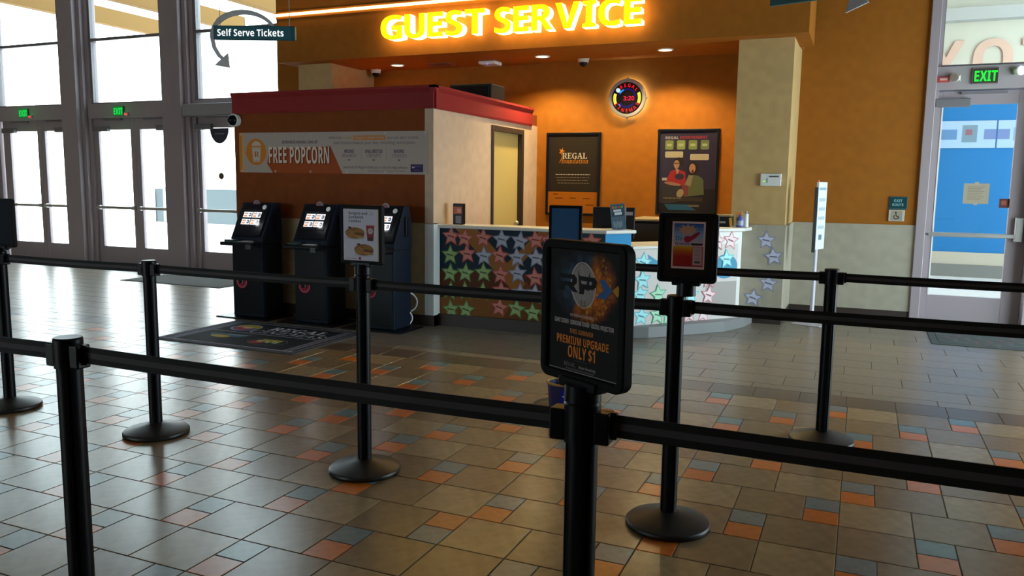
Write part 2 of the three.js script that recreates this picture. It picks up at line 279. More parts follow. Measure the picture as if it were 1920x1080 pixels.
{ // neon line along the fascia
  const g = thing('neon_tube', 'long warm glowing light strip along the orange fascia above the letters', 'light strip', [0, 3.665, FZ]);
  part('channel', box(-7.31, -0.62, -0.045, 0.045, 0, 0.02), mat.orange, g);
  part('tube', new THREE.CylinderGeometry(0.018, 0.018, 6.66, 12).rotateZ(Math.PI / 2).translate(-3.965, 0, 0.035), glow(1, 0.62, 0.2, 6), g);
  const L = new THREE.RectAreaLight(new THREE.Color(1, 0.55, 0.15), 0.8, 6.6, 0.03); L.position.set(-3.96, 0, 0.06); L.lookAt(-3.96, 3.665, 10); g.add(L);
}
// channel letters
const font = await new FontLoader().loadAsync('fonts/droid/droid_sans_bold.typeface.json');
const flat = (s, size, depth, bev = 0) => new TextGeometry(s, { font, size, depth, curveSegments: 6, bevelEnabled: bev > 0, bevelSize: bev, bevelThickness: bev, bevelSegments: 1 });
{
  const g = thing('guest_service_sign', 'glowing yellow GUEST SERVICE channel letters standing off the orange fascia', 'sign', [0, 0, FZ]);
  const face = glow(1.0, 0.76, 0.0, 1.35), side = glow(1.0, 0.74, 0.30, 7), cap = 0.285, names = 'GUEST SERVICE';
  const word = (w, x0, x1, y) => {
    let x = 0; const gl = [];
    for (const ch of w) { const q = flat(ch, cap * 1.0, 0.12); q.computeBoundingBox(); const b = q.boundingBox; gl.push([ch, x - b.min.x, q, b]); x += b.max.x - b.min.x + 0.026; }
    const k = (x1 - x0) / (x - 0.026), hy = cap / 0.205;
    for (const [ch, at, q, b] of gl) {
      const ky = cap / (b.max.y - Math.min(b.min.y, 0));
      const body = part('letter_' + ch.toLowerCase(), q.clone().translate(at, 0, 0).scale(k, 1, 1).translate(x0, y, 0.03), side, g);
      part('letter_face', flat(ch, cap * 1.0, 0.012).translate(at, 0, 0).scale(k, 1, 1).translate(x0, y, 0.151), face, body);
    }
  };
  word('GUEST', -5.59, -4.17, 3.235); word('SERVICE', -4.05, -2.31, 3.225);
  const L = new THREE.RectAreaLight(new THREE.Color(1, 0.6, 0.1), 0.8, 3.3, 0.3); L.position.set(-3.95, 3.38, 0.2); L.lookAt(-3.95, 3.38, 10); g.add(L);
}
// downlights, domes, access point in the soffit
for (const [x, z, d] of [[-5.86, -9.6, 'leftmost of three, above the booth'], [-3.745, -9.53, 'middle of three, above the black framed poster'], [-2.21, -9.52, 'rightmost of three, nearest the right pillar']]) {
  const y = z > -9.85 ? FB : FB + 0.02, g = thing('downlight', 'round recessed downlight in the orange soffit, ' + d, 'ceiling light', [x, y, z]);
  part('trim_ring', new THREE.TorusGeometry(0.085, 0.012, 8, 32).rotateX(Math.PI / 2), mat.white, g); part('lens', cyl(0.078, 0.078, 0.008, 0, -0.004, 0), glow(1, 0.86, 0.6, 2.2), g);
  const L = new THREE.SpotLight(new THREE.Color(1, 0.78, 0.36), x < -5 ? 6 : 16, 8, 1.22, 0.35, 2); L.position.set(0, -0.02, 0); L.target.position.set(0, -2, 0); L.castShadow = true; L.shadow.radius = 3; g.add(L, L.target);
}
function domeCamera(pos, label, wall) {
  const g = thing('dome_camera', label, 'camera', pos);
  if (wall) { part('mount', disc(0.07, 0.05, 0, 0, 0.025), mat.white, g); const s = new THREE.SphereGeometry(0.06, 20, 12); part('dome', s.translate(0, 0, 0.06), mat.black, g); part('collar', new THREE.TorusGeometry(0.062, 0.012, 8, 28).translate(0, 0, 0.05), mat.white, g); } else { part('mount', cyl(0.075, 0.065, 0.05, 0, -0.025, 0), mat.white, g); part('dome', new THREE.SphereGeometry(0.05, 20, 12).translate(0, -0.055, 0), mat.black, g); }
  return g;
}
domeCamera([-6.48, FB + 0.02, -10.03], 'small white dome camera in the soffit above the left end of the booth');
domeCamera([-3.36, FB + 0.02, -9.98], 'white dome camera in the soffit between the right two downlights');
domeCamera([-6.61, 2.17, -7.335], 'dome camera with white collar on the booth corner under the red crown', true);
{
  const g = thing('wireless_access_point', 'white square access point with a small blue light in the soffit', 'access point', [-4.54, FB, -9.72]);
  part('case', rbox(-0.12, 0.12, -0.045, 0, -0.12, 0.12, 0.02), mat.white, g); part('indicator', rbox(-0.005, 0.02, -0.05, -0.043, 0.1, 0.115, 0.002), glow(0.25, 0.15, 1, 1.5), g);
  const v = thing('vent_grille', 'dark square vent grille in the soffit left of the access point', 'vent', [-5.25, FB, -9.7]); part('frame', extr(frameShape(0.34, 0.24, 0.01, 0.03), 0.012).rotateX(Math.PI / 2), M(0.2, 0.06, 0.02, 0.6), v);
  for (let i = 0; i < 5; i++) part('slat', box(-0.14, 0.14, -0.008, 0, -0.08 + i * 0.04, -0.07 + i * 0.04), M(0.16, 0.05, 0.02, 0.6), v);
}

// ---------------------------------------------------------------- posters and clock on the bay's back wall
function posterFrame(name, label, x0, x1, y0, y1, w, h, draw) {
  const g = thing(name, label, 'poster', [(x0 + x1) / 2, (y0 + y1) / 2, ZW]), W = x1 - x0, Hh = y1 - y0;
  part('frame', extr(frameShape(W, Hh, 0.006, 0.03), 0.03, 0.004), mat.black, g); part('print', box(-W / 2 + 0.02, W / 2 - 0.02, -Hh / 2 + 0.02, Hh / 2 - 0.02, 0.002, 0.012), [mat.black, mat.black, mat.black, mat.black, printMat(w, h, draw, 0.55, { color: new THREE.Color().setRGB(0.7, 0.7, 0.72) }), mat.black], g);
  return g;
}
const scrib = (x, px, py, w, n, lh, col, th = 3) => { x.fillStyle = col; for (let i = 0; i < n; i++) { let q = px - w / 2 + (i % 3) * w * 0.03; const e = px + w / 2 - (i % 2) * w * 0.05; while (q < e) { const l = 10 + ((q * 7 + i * 13) % 23); x.fillRect(q, py + i * lh, Math.min(l, e - q), th); q += l + 6; } } };
posterFrame('foundation_poster', 'black framed dark poster with white lettering and orange foot on the orange wall', -3.915, -3.165, 1.09, 2.172, 512, 740, (x, w, h) => {
  x.fillStyle = '#2f2620'; x.fillRect(0, 0, w, h); x.fillStyle = '#2a2430'; x.fillRect(0, 0, 40, h);
  x.fillStyle = '#3c3028'; x.fillRect(70, 88, 370, 4);
  x.fillStyle = '#d8871c'; x.beginPath(); for (let i = 0; i < 10; i++) { const a = i * Math.PI / 5 + 0.3, r = i % 2 ? 12 : 34; x.lineTo(140 + r * Math.sin(a), 155 - r * Math.cos(a)); } x.fill();
  x.strokeStyle = '#b87418'; x.lineWidth = 8; x.beginPath(); x.moveTo(120, 170); x.quadraticCurveTo(170, 190, 118, 262); x.stroke();
  txt(x, 'REGAL', 270, 200, 74, '#cfc6ba', { font: 'serif', width: 250 }); txt(x, 'foundation', 270, 250, 56, '#c07a18', { font: 'serif', weight: 'italic bold', width: 270 });
  scrib(x, 256, 370, 350, 1, 26, '#cfc6ba', 7); scrib(x, 256, 398, 340, 3, 26, '#85786c', 6);
  x.fillStyle = '#b86a12'; x.fillRect(0, 535, w, 205); x.fillStyle = '#6e3c0c'; for (const [a, b, c] of [[80, 590, 80], [230, 588, 60], [360, 590, 70], [390, 650, 80], [60, 552, 50]]) x.fillRect(a, b, c, 10);
});
posterFrame('recruiting_poster', 'purple framed poster of two seated people under four green squares', -2.417, -1.655, 1.135, 2.197, 512, 740, (x, w, h) => {
  const gr = x.createLinearGradient(0, 0, w, 0); gr.addColorStop(0, '#3b3550'); gr.addColorStop(0.5, '#2c2640'); gr.addColorStop(1, '#332a44'); x.fillStyle = gr; x.fillRect(0, 0, w, h);
  txt(x, 'REGAL', 110, 62, 34, '#b8b0b8', { width: 120 }); txt(x, 'ENTERTAINMENT', 300, 60, 34, '#b0303e', { width: 240 });
  for (let i = 0; i < 4; i++) { x.fillStyle = ['#7d8a50', '#86945a', '#78864f', '#6d7a58'][i]; x.beginPath(); x.roundRect(52 + i * 104, 84, 74, 84, 12); x.fill(); x.fillStyle = '#a5b088'; x.fillRect(66 + i * 104, 116, 44, 22); }
  x.fillStyle = '#b5ac98'; x.beginPath(); x.roundRect(54, 184, 160, 56, 10); x.fill(); x.beginPath(); x.roundRect(276, 208, 164, 54, 10); x.fill();
  x.fillStyle = '#211d26'; x.fillRect(0, 520, w, 220); x.fillStyle = '#38343c'; x.beginPath(); x.ellipse(110, 560, 150, 90, -0.2, 0, 7); x.fill();
  x.fillStyle = '#2a201e'; x.beginPath(); x.ellipse(180, 280, 44, 42, 0, 0, 7); x.fill(); x.fillStyle = '#a8806c'; x.beginPath(); x.ellipse(160, 300, 26, 38, 0, 0, 7); x.fill(); x.fillStyle = '#2a201e'; x.fillRect(138, 288, 46, 6);
  x.fillStyle = '#9c2a34'; x.beginPath(); x.moveTo(110, 360); x.quadraticCurveTo(170, 330, 240, 370); x.lineTo(250, 490); x.lineTo(90, 480); x.lineTo(70, 440); x.fill(); x.fillStyle = '#a8806c'; x.beginPath(); x.moveTo(150, 330); x.lineTo(186, 350); x.lineTo(166, 400); x.fill();
  x.fillStyle = '#34304a'; x.beginPath(); x.ellipse(190, 410, 40, 28, 0, 0, 7); x.fill(); x.fillStyle = '#a07a68'; x.beginPath(); x.ellipse(130, 475, 76, 14, 0.15, 0, 7); x.fill(); x.fillStyle = '#b8b0a8'; x.fillRect(34, 420, 44, 26);
  x.fillStyle = '#2a1e22'; x.beginPath(); x.ellipse(306, 340, 50, 70, 0, 0, 7); x.fill(); x.fillStyle = '#a8806c'; x.beginPath(); x.ellipse(300, 335, 28, 42, 0, 0, 7); x.fill(); x.fillStyle = '#5c1c20'; x.beginPath(); x.ellipse(304, 362, 10, 12, 0, 0, 7); x.fill();
  x.fillStyle = '#5c6448'; x.beginPath(); x.moveTo(270, 400); x.quadraticCurveTo(360, 380, 400, 440); x.lineTo(410, 570); x.lineTo(240, 590); x.lineTo(220, 520); x.fill(); x.fillStyle = '#8a8068'; x.beginPath(); x.moveTo(270, 395); x.lineTo(310, 400); x.lineTo(290, 500); x.lineTo(240, 480); x.fill();
  x.fillStyle = '#7c3c40'; x.fillRect(214, 490, 56, 90); x.fillStyle = '#9a8a70'; x.beginPath(); x.ellipse(200, 560, 30, 40, 0.4, 0, 7); x.fill(); x.fillStyle = '#3c342c'; x.fillRect(40, 596, 360, 34); scrib(x, 130, 600, 160, 1, 20, '#85786c', 8);
  x.fillStyle = '#245a86'; x.beginPath(); x.moveTo(60, 660); x.lineTo(270, 660); x.lineTo(350, 712); x.lineTo(100, 712); x.fill(); x.fillStyle = '#6a6454'; x.fillRect(270, 662, 100, 18);
});
{ // neon clock
  const g = thing('neon_clock', 'round neon wall clock with red and yellow ring and red digits', 'clock', [-2.81, 2.585, ZW]);
  part('back_light', new THREE.TorusGeometry(0.2, 0.012, 8, 48).translate(0, 0, 0.04), glow(0.72, 0.88, 1.0, 26), g);
  const ring = new THREE.Shape(); ring.absarc(0, 0, 0.238, 0, Math.PI * 2); ring.holes.push(new THREE.Path().absarc(0, 0, 0.196, 0, Math.PI * 2, true));
  part('ring', [extr(ring, 0.04, 0.006, 2, 32).translate(0, 0, 0.065), ...[0, 1, 2, 3].map((k) => extr(poly([[-0.02, 0], [0, 0.026], [0.02, 0], [0, -0.015]]), 0.03).translate(0, 0.234, 0.07).rotateZ(k * Math.PI / 2))], mat.grey, g);
  part('housing', disc(0.2, 0.045, 0, 0, 0.082, 48), mat.black, g);
  const draw = (x, w) => {
    const c = w / 2; x.fillStyle = '#050304'; x.fillRect(0, 0, w, w);
    const arc = (r, a0, a1, lw, col) => { x.strokeStyle = col; x.lineWidth = lw; x.beginPath(); x.arc(c, c, r, a0, a1); x.stroke(); };
    arc(c * 0.56, 3.5, 6.1, 30, '#0a1266'); arc(c * 0.56, 0.6, 2.6, 34, '#0a1060'); arc(c * 0.57, 3.7, 4.3, 26, '#2a9cf0');
    arc(c * 0.82, -0.42, 0.42, 52, '#f6ee50'); arc(c * 0.82, Math.PI - 0.46, Math.PI + 0.36, 52, '#f6ee50');
    const along = (s, a0, a1, flip) => { [...s].forEach((ch, i) => { const a = a0 + (a1 - a0) * i / (s.length - 1); x.save(); x.translate(c + Math.cos(a) * c * 0.8, c + Math.sin(a) * c * 0.8); x.rotate(a + (flip ? -Math.PI / 2 : Math.PI / 2)); txt(x, ch, 0, 0, 78, '#f0142a'); x.restore(); }); };
    along('REGAL', -2.1, -0.72, false); along('CINEMAS', 2.62, 0.52, true);
    txt(x, '3:20', c * 1.12, c * 1.02, 96, '#ff1850', { width: 190 }); x.fillStyle = '#d8f0ff'; x.beginPath(); x.ellipse(c * 0.4, c * 0.5, 40, 34, 0.5, 0, 7); x.fill(); x.fillStyle = '#8890e0'; x.beginPath(); x.ellipse(c * 0.52, c * 1.44, 26, 9, 0.8, 0, 7); x.fill();
  };
  const t = canvasTex(512, 512, draw); part('face', new THREE.CircleGeometry(0.195, 48).translate(0, 0, 0.106), new THREE.MeshStandardMaterial({ color: 0x000000, emissive: 0xffffff, emissiveMap: t, emissiveIntensity: 1.0, roughness: 1 }), g);
  const L = new THREE.PointLight(new THREE.Color(1, 0.3, 0.25), 0.04, 3); L.position.set(0, 0, 0.2); L.castShadow = true; g.add(L);
}

// ---------------------------------------------------------------- booth
const BX0 = -6.65, BX1 = -4.06, BZ = -7.34;
{
  // The side wall has the doorway; the booth's walls are part of the room
  struct('wall_booth_front', box(BX0, BX1 - 0.1, 1.07, 2.26, BZ - 0.12, BZ), mat.rust);
  struct('trim_' + ++nTrim, [box(BX0, BX1 - 0.1, 0, 1.07, BZ - 0.12, BZ), box(BX0, BX1, 1.07, 1.08, BZ - 0.1, BZ + 0.006)], mat.booth_wainscot);
  struct('wall_booth_left', box(BX0, BX0 + 0.1, 0, 2.26, ZW, BZ - 0.12), mat.rust);
  struct('wall_booth_side', [box(BX1 - 0.1, BX1, 0, 2.26, -8.76, BZ - 0.0), box(BX1 - 0.1, BX1, 0, 2.26, ZW, -9.68), box(BX1 - 0.1, BX1, 2.13, 2.26, -9.68, -8.76)], mat.booth_side);
  struct('trim_' + ++nTrim, box(BX1 - 0.1, BX1 + 0.004, 0.1, 1.07, -7.5, BZ + 0.003), M(0.72, 0.74, 0.74, 0.4));  // booth wainscot, its bright bluish sheen painted into the colour
  struct('wall_booth_roof', box(BX0, BX1 - 0.01, 2.262, 2.4, ZW, BZ), mat.rust);
  struct('baseboard_booth', [box(BX0, BX1 + 0.01, 0, 0.115, BZ - 0.1, BZ + 0.012), box(BX1 - 0.1, BX1 + 0.01, 0, 0.115, -7.6, BZ)], mat.base);
  const prof = (f) => [[0, 2.245], [0.02, 2.245], [0.026, 2.27], [0.026, 2.41], [0.05, 2.45], [0.05, 2.475], [-0.02, 2.475], [-0.02, 2.26]].map(([a, b]) => [a * f, b]);
  const front = extr(poly(prof(1)), BX1 - BX0 + 0.05).rotateY(-Math.PI / 2).translate(BX1 + 0.05, 0, BZ);
  // rotateY(-90): shape x becomes +z, extrusion runs along -x
  const side = extr(poly(prof(1)), -BZ - 9.95 < 0 ? 9.96 + BZ + 0.05 : 2.6).translate(BX1, 0, -9.96);
  struct('trim_' + ++nTrim, [front, side], mat.crown);
  const d = structGroup('door_' + ++nDoor);
  part('door_frame', [box(BX1 - 0.11, BX1 + 0.012, 0, 2.18, -8.8, -8.74), box(BX1 - 0.11, BX1 + 0.012, 0, 2.18, -9.72, -9.66), box(BX1 - 0.11, BX1 + 0.012, 2.12, 2.18, -9.66, -8.8)], mat.base, d);
  part('door_panel', rbox(BX1 - 0.09, BX1 - 0.05, 0.01, 2.12, -9.66, -8.8, 0.004), M(0.5, 0.38, 0.14, 0.5), d);
  part('door_knob', new THREE.SphereGeometry(0.028, 14, 10).translate(BX1 - 0.02, 1.0, -9.58), mat.alu, d);
  const s = thing('black_speaker_box', 'large black box standing on top of the red-crowned booth', 'speaker', [-4.42, 2.475, -8.9], 0.0);
  part('cabinet', rbox(-0.28, 0.28, 0, 0.25, -0.4, 0, 0.015), mat.black, s); part('grille', rbox(-0.25, 0.25, 0.02, 0.23, -0.005, 0.01, 0.008), mat.blackmat, s); part('tag', box(-0.06, -0.01, 0.02, 0.05, 0.01, 0.013), mat.grey, s);
  part('foot', [cyl(0.02, 0.02, 0.03, -0.22, -0.015, -0.05), cyl(0.02, 0.02, 0.03, 0.22, -0.015, -0.05), cyl(0.02, 0.02, 0.03, -0.22, -0.015, -0.35), cyl(0.02, 0.02, 0.03, 0.22, -0.015, -0.35)], mat.black, s);
  s.position.y += 0.03 - 0.075;
}
{ // banner
  const W = 2.46, Hh = 0.445, g = thing('popcorn_banner', 'long white and orange FREE POPCORN banner on the booth front', 'banner', [-5.35, 1.805, BZ + 0.004]);
  const draw = (x, w, h) => {
    x.fillStyle = '#b3a49c'; x.fillRect(0, 0, w, h); x.fillStyle = '#c88430'; x.fillRect(0, 0, 34, h); x.fillStyle = '#d8a060'; x.fillRect(20, 0, 14, h);
    x.fillStyle = '#a04614'; x.beginPath(); x.moveTo(198, 216); x.lineTo(214, 120); x.lineTo(629, 96); x.lineTo(707, h); x.lineTo(237, h); x.fill();
    x.fillStyle = '#cf7d1e'; x.beginPath(); x.ellipse(122, 135, 72, 92, 0, 0, 7); x.fill(); x.beginPath(); x.moveTo(40, 145); x.lineTo(70, 120); x.lineTo(70, 170); x.fill();
    x.fillStyle = '#c9bcb4'; x.beginPath(); x.moveTo(92, 100); x.lineTo(156, 100); x.lineTo(148, 206); x.lineTo(100, 206); x.fill(); x.beginPath(); x.arc(124, 92, 32, Math.PI, 0); x.fill(); x.fillStyle = '#b08458'; x.fillRect(94, 106, 60, 4); x.fillRect(100, 196, 50, 4); txt(x, 'R', 124, 152, 50, '#b0602c', { font: 'serif' });
    txt(x, 'Unlimited movies, tons of', 424, 66, 30, '#54444e', { weight: 'bold', width: 240 }); txt(x, 'FREE POPCORN', 424, 162, 158, '#6e2c0c', { width: 420 }); txt(x, 'FREE POPCORN', 416, 157, 158, '#e0cfc0', { width: 420 });
    txt(x, 'With the', 660, 40, 26, '#6a5a62', { weight: 'normal', width: 80, align: 'center' }); txt(x, 'Unlimited', 735, 40, 26, '#b08a50', { weight: 'normal', width: 70 }); x.fillStyle = '#cf8444'; x.fillRect(778, 26, 200, 30); txt(x, 'Regal Crown Club', 878, 41, 22, '#b5a59c', { width: 180 }); txt(x, 'you can earn credits', 1082, 42, 26, '#6a5a62', { weight: 'normal', width: 190 });
    txt(x, 'and choose rewards your way, including concessions.', 905, 74, 26, '#5c4c58', { weight: 'normal', width: 510 });
    for (const [a, b, c] of [[750, 'MORE', 'REWARDS'], [905, 'UNLIMITED', 'CREDITS'], [1060, 'MORE', 'CHOICES']]) { txt(x, b, a, 130, 30, '#3e2c50', { width: b.length > 4 ? 110 : 64 }); txt(x, c, a, 160, 28, '#6a5a66', { weight: 'normal', width: 90 }); x.fillStyle = '#6a5a66'; x.beginPath(); x.moveTo(a - 10, 184); x.lineTo(a + 10, 184); x.lineTo(a, 196); x.fill(); }
    x.fillStyle = '#a2958f'; x.fillRect(826, 110, 3, 80); x.fillRect(982, 110, 3, 80); txt(x, 'Download the Regal mobile app or visit the Regal website', 910, 236, 24, '#54444e', { weight: 'normal', width: 400 }); txt(x, 'See the guest service desk for full details', 985, 258, 16, '#786a70', { weight: 'normal', width: 230 });
    x.fillStyle = '#2e2054'; x.fillRect(1130, 214, 74, 50); x.fillStyle = '#b3a49c'; x.beginPath(); x.moveTo(1136, 224); x.lineTo(1160, 236); x.lineTo(1140, 240); x.fill(); x.fillStyle = '#4e4078'; x.fillRect(1150, 222, 46, 10); x.fillRect(1150, 248, 40, 8);
  };
  part('sheet', box(-W / 2, W / 2, -Hh / 2, Hh / 2, 0, 0.004), [mat.wainscot, mat.wainscot, mat.wainscot, mat.wainscot, printMat(1232, 280, draw, 0.5), mat.wainscot], g);
  for (let i = 0; i < 6; i++) for (const s of [-1, 1]) part('grommet', new THREE.TorusGeometry(0.01, 0.003, 6, 14).translate(-W / 2 + 0.03 + i * (W - 0.06) / 5, s * (Hh / 2 - 0.018), 0.005), mat.alu, g);
  g.rotation.z = -0.004;
}

// ---------------------------------------------------------------- ticket kiosks
const kioskScreen = canvasTex(160, 80, (x) => { x.fillStyle = '#f4f8ff'; x.fillRect(0, 0, 160, 80); x.fillStyle = '#c8a88c'; x.fillRect(10, 12, 70, 22); x.fillStyle = '#e0925a'; x.fillRect(12, 48, 60, 22); x.fillStyle = '#5a5a66'; x.beginPath(); x.arc(124, 40, 26, 0, 7); x.fill(); x.fillStyle = '#f4f8ff'; x.fillRect(96, 34, 36, 10); });
const badge = printMat(128, 128, (x) => { x.fillStyle = '#8a1430'; x.fillRect(0, 0, 128, 128); x.fillStyle = '#c86880'; x.beginPath(); x.arc(64, 64, 58, 0, 7); x.fill(); x.fillStyle = '#9c2440'; x.beginPath(); x.arc(64, 64, 48, 0, 7); x.fill(); x.fillStyle = '#100c10'; x.fillRect(46, 36, 36, 62); x.fillStyle = '#c0a0a8'; x.fillRect(52, 48, 8, 16); x.fillRect(68, 48, 8, 16); }, 0.6);
function makeKiosk(pos, label) {
  const g = thing('ticket_kiosk', label, 'ticket kiosk', pos, 0, 'ticket kiosks along the booth front'), W = 0.205;
  part('base_plate', rbox(-0.37, 0.34, 0, 0.012, -0.36, 0.1, 0.005), mat.black, g);
  const b = part('cabinet', rbox(-W, W, 0.012, 0.82, -0.34, 0, 0.012), mat.navy, g); part('door_panel', rbox(-W + 0.02, W - 0.02, 0.05, 0.78, 0, 0.006, 0.003), mat.black, b); part('badge', disc(0.076, 0.004, 0, 0, 0.008), [mat.dark, badge, badge], b).position.set(-0.07, 0.4, 0);
  const cs = extr(poly([[0.0, 0.82], [0.0, 0.88], [-0.2, 1.255], [-0.3, 1.255], [-0.34, 1.1], [-0.34, 0.82]]), 2 * W, 0.006).rotateY(-Math.PI / 2).translate(W, 0, 0);
  const c = part('console', cs, mat.navy, g);
  const sc = new THREE.Group(); sc.name = 'screen'; sc.position.set(0, 1.068, -0.098); sc.rotation.x = -Math.atan2(0.2, 0.375); g.add(sc);
  part('bezel', rbox(-0.185, 0.185, -0.19, 0.19, 0, 0.014, 0.005), mat.black, sc); part('display', rbox(-0.15, 0.15, -0.1, 0.12, 0.012, 0.017, 0.003), M(0.006, 0.006, 0.009, 0.18), sc);
  const sm = new THREE.MeshStandardMaterial({ color: 0x000000, emissive: 0xffffff, emissiveMap: kioskScreen, emissiveIntensity: 1.1, roughness: 0.4 });
  for (const [x, y] of [[-0.062, 0.055], [0.062, 0.055], [-0.062, -0.03], [0.062, -0.03]]) part('screen_button', new THREE.PlaneGeometry(0.115, 0.066).translate(x, y, 0.0185), sm, sc);
  part('sticker', disc(0.026, 0.004, 0.13, 0.15, 0.017), mat.white, sc);
  const L = new THREE.PointLight(new THREE.Color(0.9, 0.95, 1), 0.05, 2); L.position.set(0, 0, 0.12); L.castShadow = true; sc.add(L);
  const sh = part('shelf', rbox(-0.235, 0.2, 0.80, 0.84, -0.02, 0.15, 0.01), mat.black, g); part('card_reader', rbox(-0.2, -0.08, 0.84, 0.862, 0.02, 0.12, 0.006), M(0.02, 0.05, 0.05, 0.4), sh); part('receipt', rbox(-0.01, 0.12, 0.84, 0.85, 0.02, 0.12, 0.004), M(0.3, 0.3, 0.3, 0.6), sh); part('printer_slot', rbox(0.12, 0.18, 0.77, 0.82, 0.14, 0.158, 0.006), M(0.06, 0.06, 0.07, 0.4), sh);
  const t = part('top_badge', disc(0.04, 0.016, 0, 1.245, -0.185), mat.frame_dark, g); part('badge_print', disc(0.03, 0.004, 0, 1.243, -0.176), M(0.16, 0.05, 0.06, 0.6), t);
  part('side_reader', rbox(W, W + 0.025, 0.95, 1.15, -0.26, -0.2, 0.008), mat.black, g);
  return g;
}
const kiosk = makeKiosk([-6.115, 0, -6.88], 'black touch-screen ticket kiosk nearest the glass doors, leftmost of three');
copyOf(kiosk, [-5.275, 0, -6.88], 'black touch-screen ticket kiosk, middle of three, beside the burger sign');
copyOf(kiosk, [-4.46, 0, -6.88], 'black touch-screen ticket kiosk partly behind the burger sign, with white cable');
{
  const g = thing('white_cable', 'looped white cable hanging out behind the right ticket kiosk', 'cable', [0, 0, 0]); 
  part('upper_loop', tube([[-4.3, 0.37, -7.16], [-4.25, 0.35, -7.22], [-4.2, 0.28, -7.24], [-4.22, 0.2, -7.24], [-4.28, 0.15, -7.22]], 0.009), mat.white, g); part('lower_loop', tube([[-4.3, 0.165, -7.16], [-4.26, 0.15, -7.2], [-4.245, 0.09, -7.22], [-4.26, 0.04, -7.2], [-4.28, 0.03, -7.17]], 0.009), mat.white, g);
}

// ---------------------------------------------------------------- floor mats
{
  const g = thing('logo_mat', 'dark blue floor mat with grey border, white lettering and coloured emblems', 'floor mat', [-5.27, 0, -6.11]);
  part('border', rbox(-0.82, 0.82, 0.0005, 0.008, -0.57, 0.57, 0.003), M(0.07, 0.07, 0.085, 0.85), g);
  const m = printMat(1024, 700, (x, w, h) => {
    x.fillStyle = '#3a3a46'; x.fillRect(0, 0, w, h); x.fillStyle = '#6f6f80'; x.fillRect(14, 14, w - 28, h - 28); x.fillStyle = '#2a2a36'; x.fillRect(26, 22, w - 52, h - 44); x.fillStyle = '#6f6f80'; x.fillRect(48, 30, 56, h - 60); x.fillRect(w - 104, 30, 56, h - 60); x.fillStyle = '#2a2a36'; x.fillRect(72, 30, 8, h - 60); x.fillRect(w - 80, 30, 8, h - 60); x.fillStyle = '#15171f'; x.fillRect(112, 44, w - 224, h - 88);
    x.fillStyle = '#bcbccc'; x.fillRect(112, 330, w - 224, 7); x.fillRect(112, 40, w - 224, 6); x.fillRect(26, h - 40, w - 52, 8);
    x.lineWidth = 14; x.strokeStyle = '#a8a8b4'; x.beginPath(); x.ellipse(250, 190, 96, 92, 0, 0, 7); x.stroke(); x.fillStyle = '#b8a030'; x.beginPath(); x.ellipse(250, 190, 88, 84, 0, Math.PI, 0); x.fill(); x.fillStyle = '#6a3a78'; x.beginPath(); x.ellipse(250, 190, 88, 84, 0, 0, Math.PI); x.fill(); x.fillStyle = '#b83a48'; x.beginPath(); x.ellipse(236, 214, 50, 40, 0, 0, 7); x.fill(); x.fillStyle = '#d8b088'; x.beginPath(); x.ellipse(262, 190, 40, 26, 0, 0, 7); x.fill();
    txt(x, 'REGAL', 640, 150, 130, '#e0e0ea', { font: 'serif', width: 440 }); txt(x, 'CINEMAS', 620, 260, 110, '#bcbccc', { font: 'serif', weight: 'italic', width: 560 });
    x.fillStyle = '#466070'; x.beginPath(); x.moveTo(170, 420); x.lineTo(470, 380); x.lineTo(430, 470); x.lineTo(240, 500); x.fill(); x.fillStyle = '#7c8c94'; x.fillRect(300, 400, 150, 30); x.fillStyle = '#b89a38'; x.beginPath(); x.ellipse(300, 480, 70, 34, 0, 0, 7); x.fill();
    x.strokeStyle = '#5c5c6c'; x.lineWidth = 6; x.beginPath(); x.ellipse(680, 500, 130, 90, 0, 0, 7); x.stroke(); x.fillStyle = '#a89a34'; x.fillRect(610, 440, 150, 50); x.fillStyle = '#3c5c34'; x.fillRect(640, 480, 130, 50); x.fillStyle = '#a83a38'; x.beginPath(); x.ellipse(620, 530, 50, 36, 0, 0, 7); x.fill(); x.fillStyle = '#c8c488'; for (let i = 0; i < 6; i++) x.fillRect(600 + i * 28, 470 + (i % 2) * 18, 16, 40);
  }, 0.9);
  part('pile', box(-0.8, 0.8, 0.004, 0.0095, -0.55, 0.55), [mat.dark, mat.dark, m, mat.dark, mat.dark, mat.dark], g);
  const l = thing('entrance_mat', 'plain dark grey entrance mat before the glass doors', 'floor mat', [-9.1, 0, -9.02]); part('border', rbox(-0.95, 0.95, 0.0005, 0.008, -0.42, 0.42, 0.003), M(0.03, 0.03, 0.032, 0.85), l); part('pile', rbox(-0.9, 0.9, 0.004, 0.0105, -0.37, 0.37, 0.002), M(0.075, 0.07, 0.065, 0.95, { map: speckle }), l);
  const r = thing('exit_mat', 'dark grey-green mat with swirled pattern before the right exit door', 'floor mat', [1.5, 0, -9.1]); part('border', rbox(-0.8, 0.8, 0.0005, 0.008, -0.38, 0.38, 0.003), M(0.05, 0.065, 0.068, 0.9), r);
  part('pile', box(-0.73, 0.73, 0.004, 0.0095, -0.31, 0.31), [mat.dark, mat.dark, printMat(512, 220, (x, w, h) => { x.fillStyle = '#4c5456'; x.fillRect(0, 0, w, h); x.lineWidth = 9; for (let i = 0; i < 26; i++) { x.strokeStyle = i % 2 ? '#6a5558' : '#5c6062'; x.beginPath(); const a = i * 21, b = 20 + ((i * 67) % 180); x.moveTo(a, b); x.bezierCurveTo(a + 40, b - 60, a - 20, b + 60, a + 50, b + 20); x.stroke(); } }, 0.95), mat.dark, mat.dark, mat.dark], r);
}

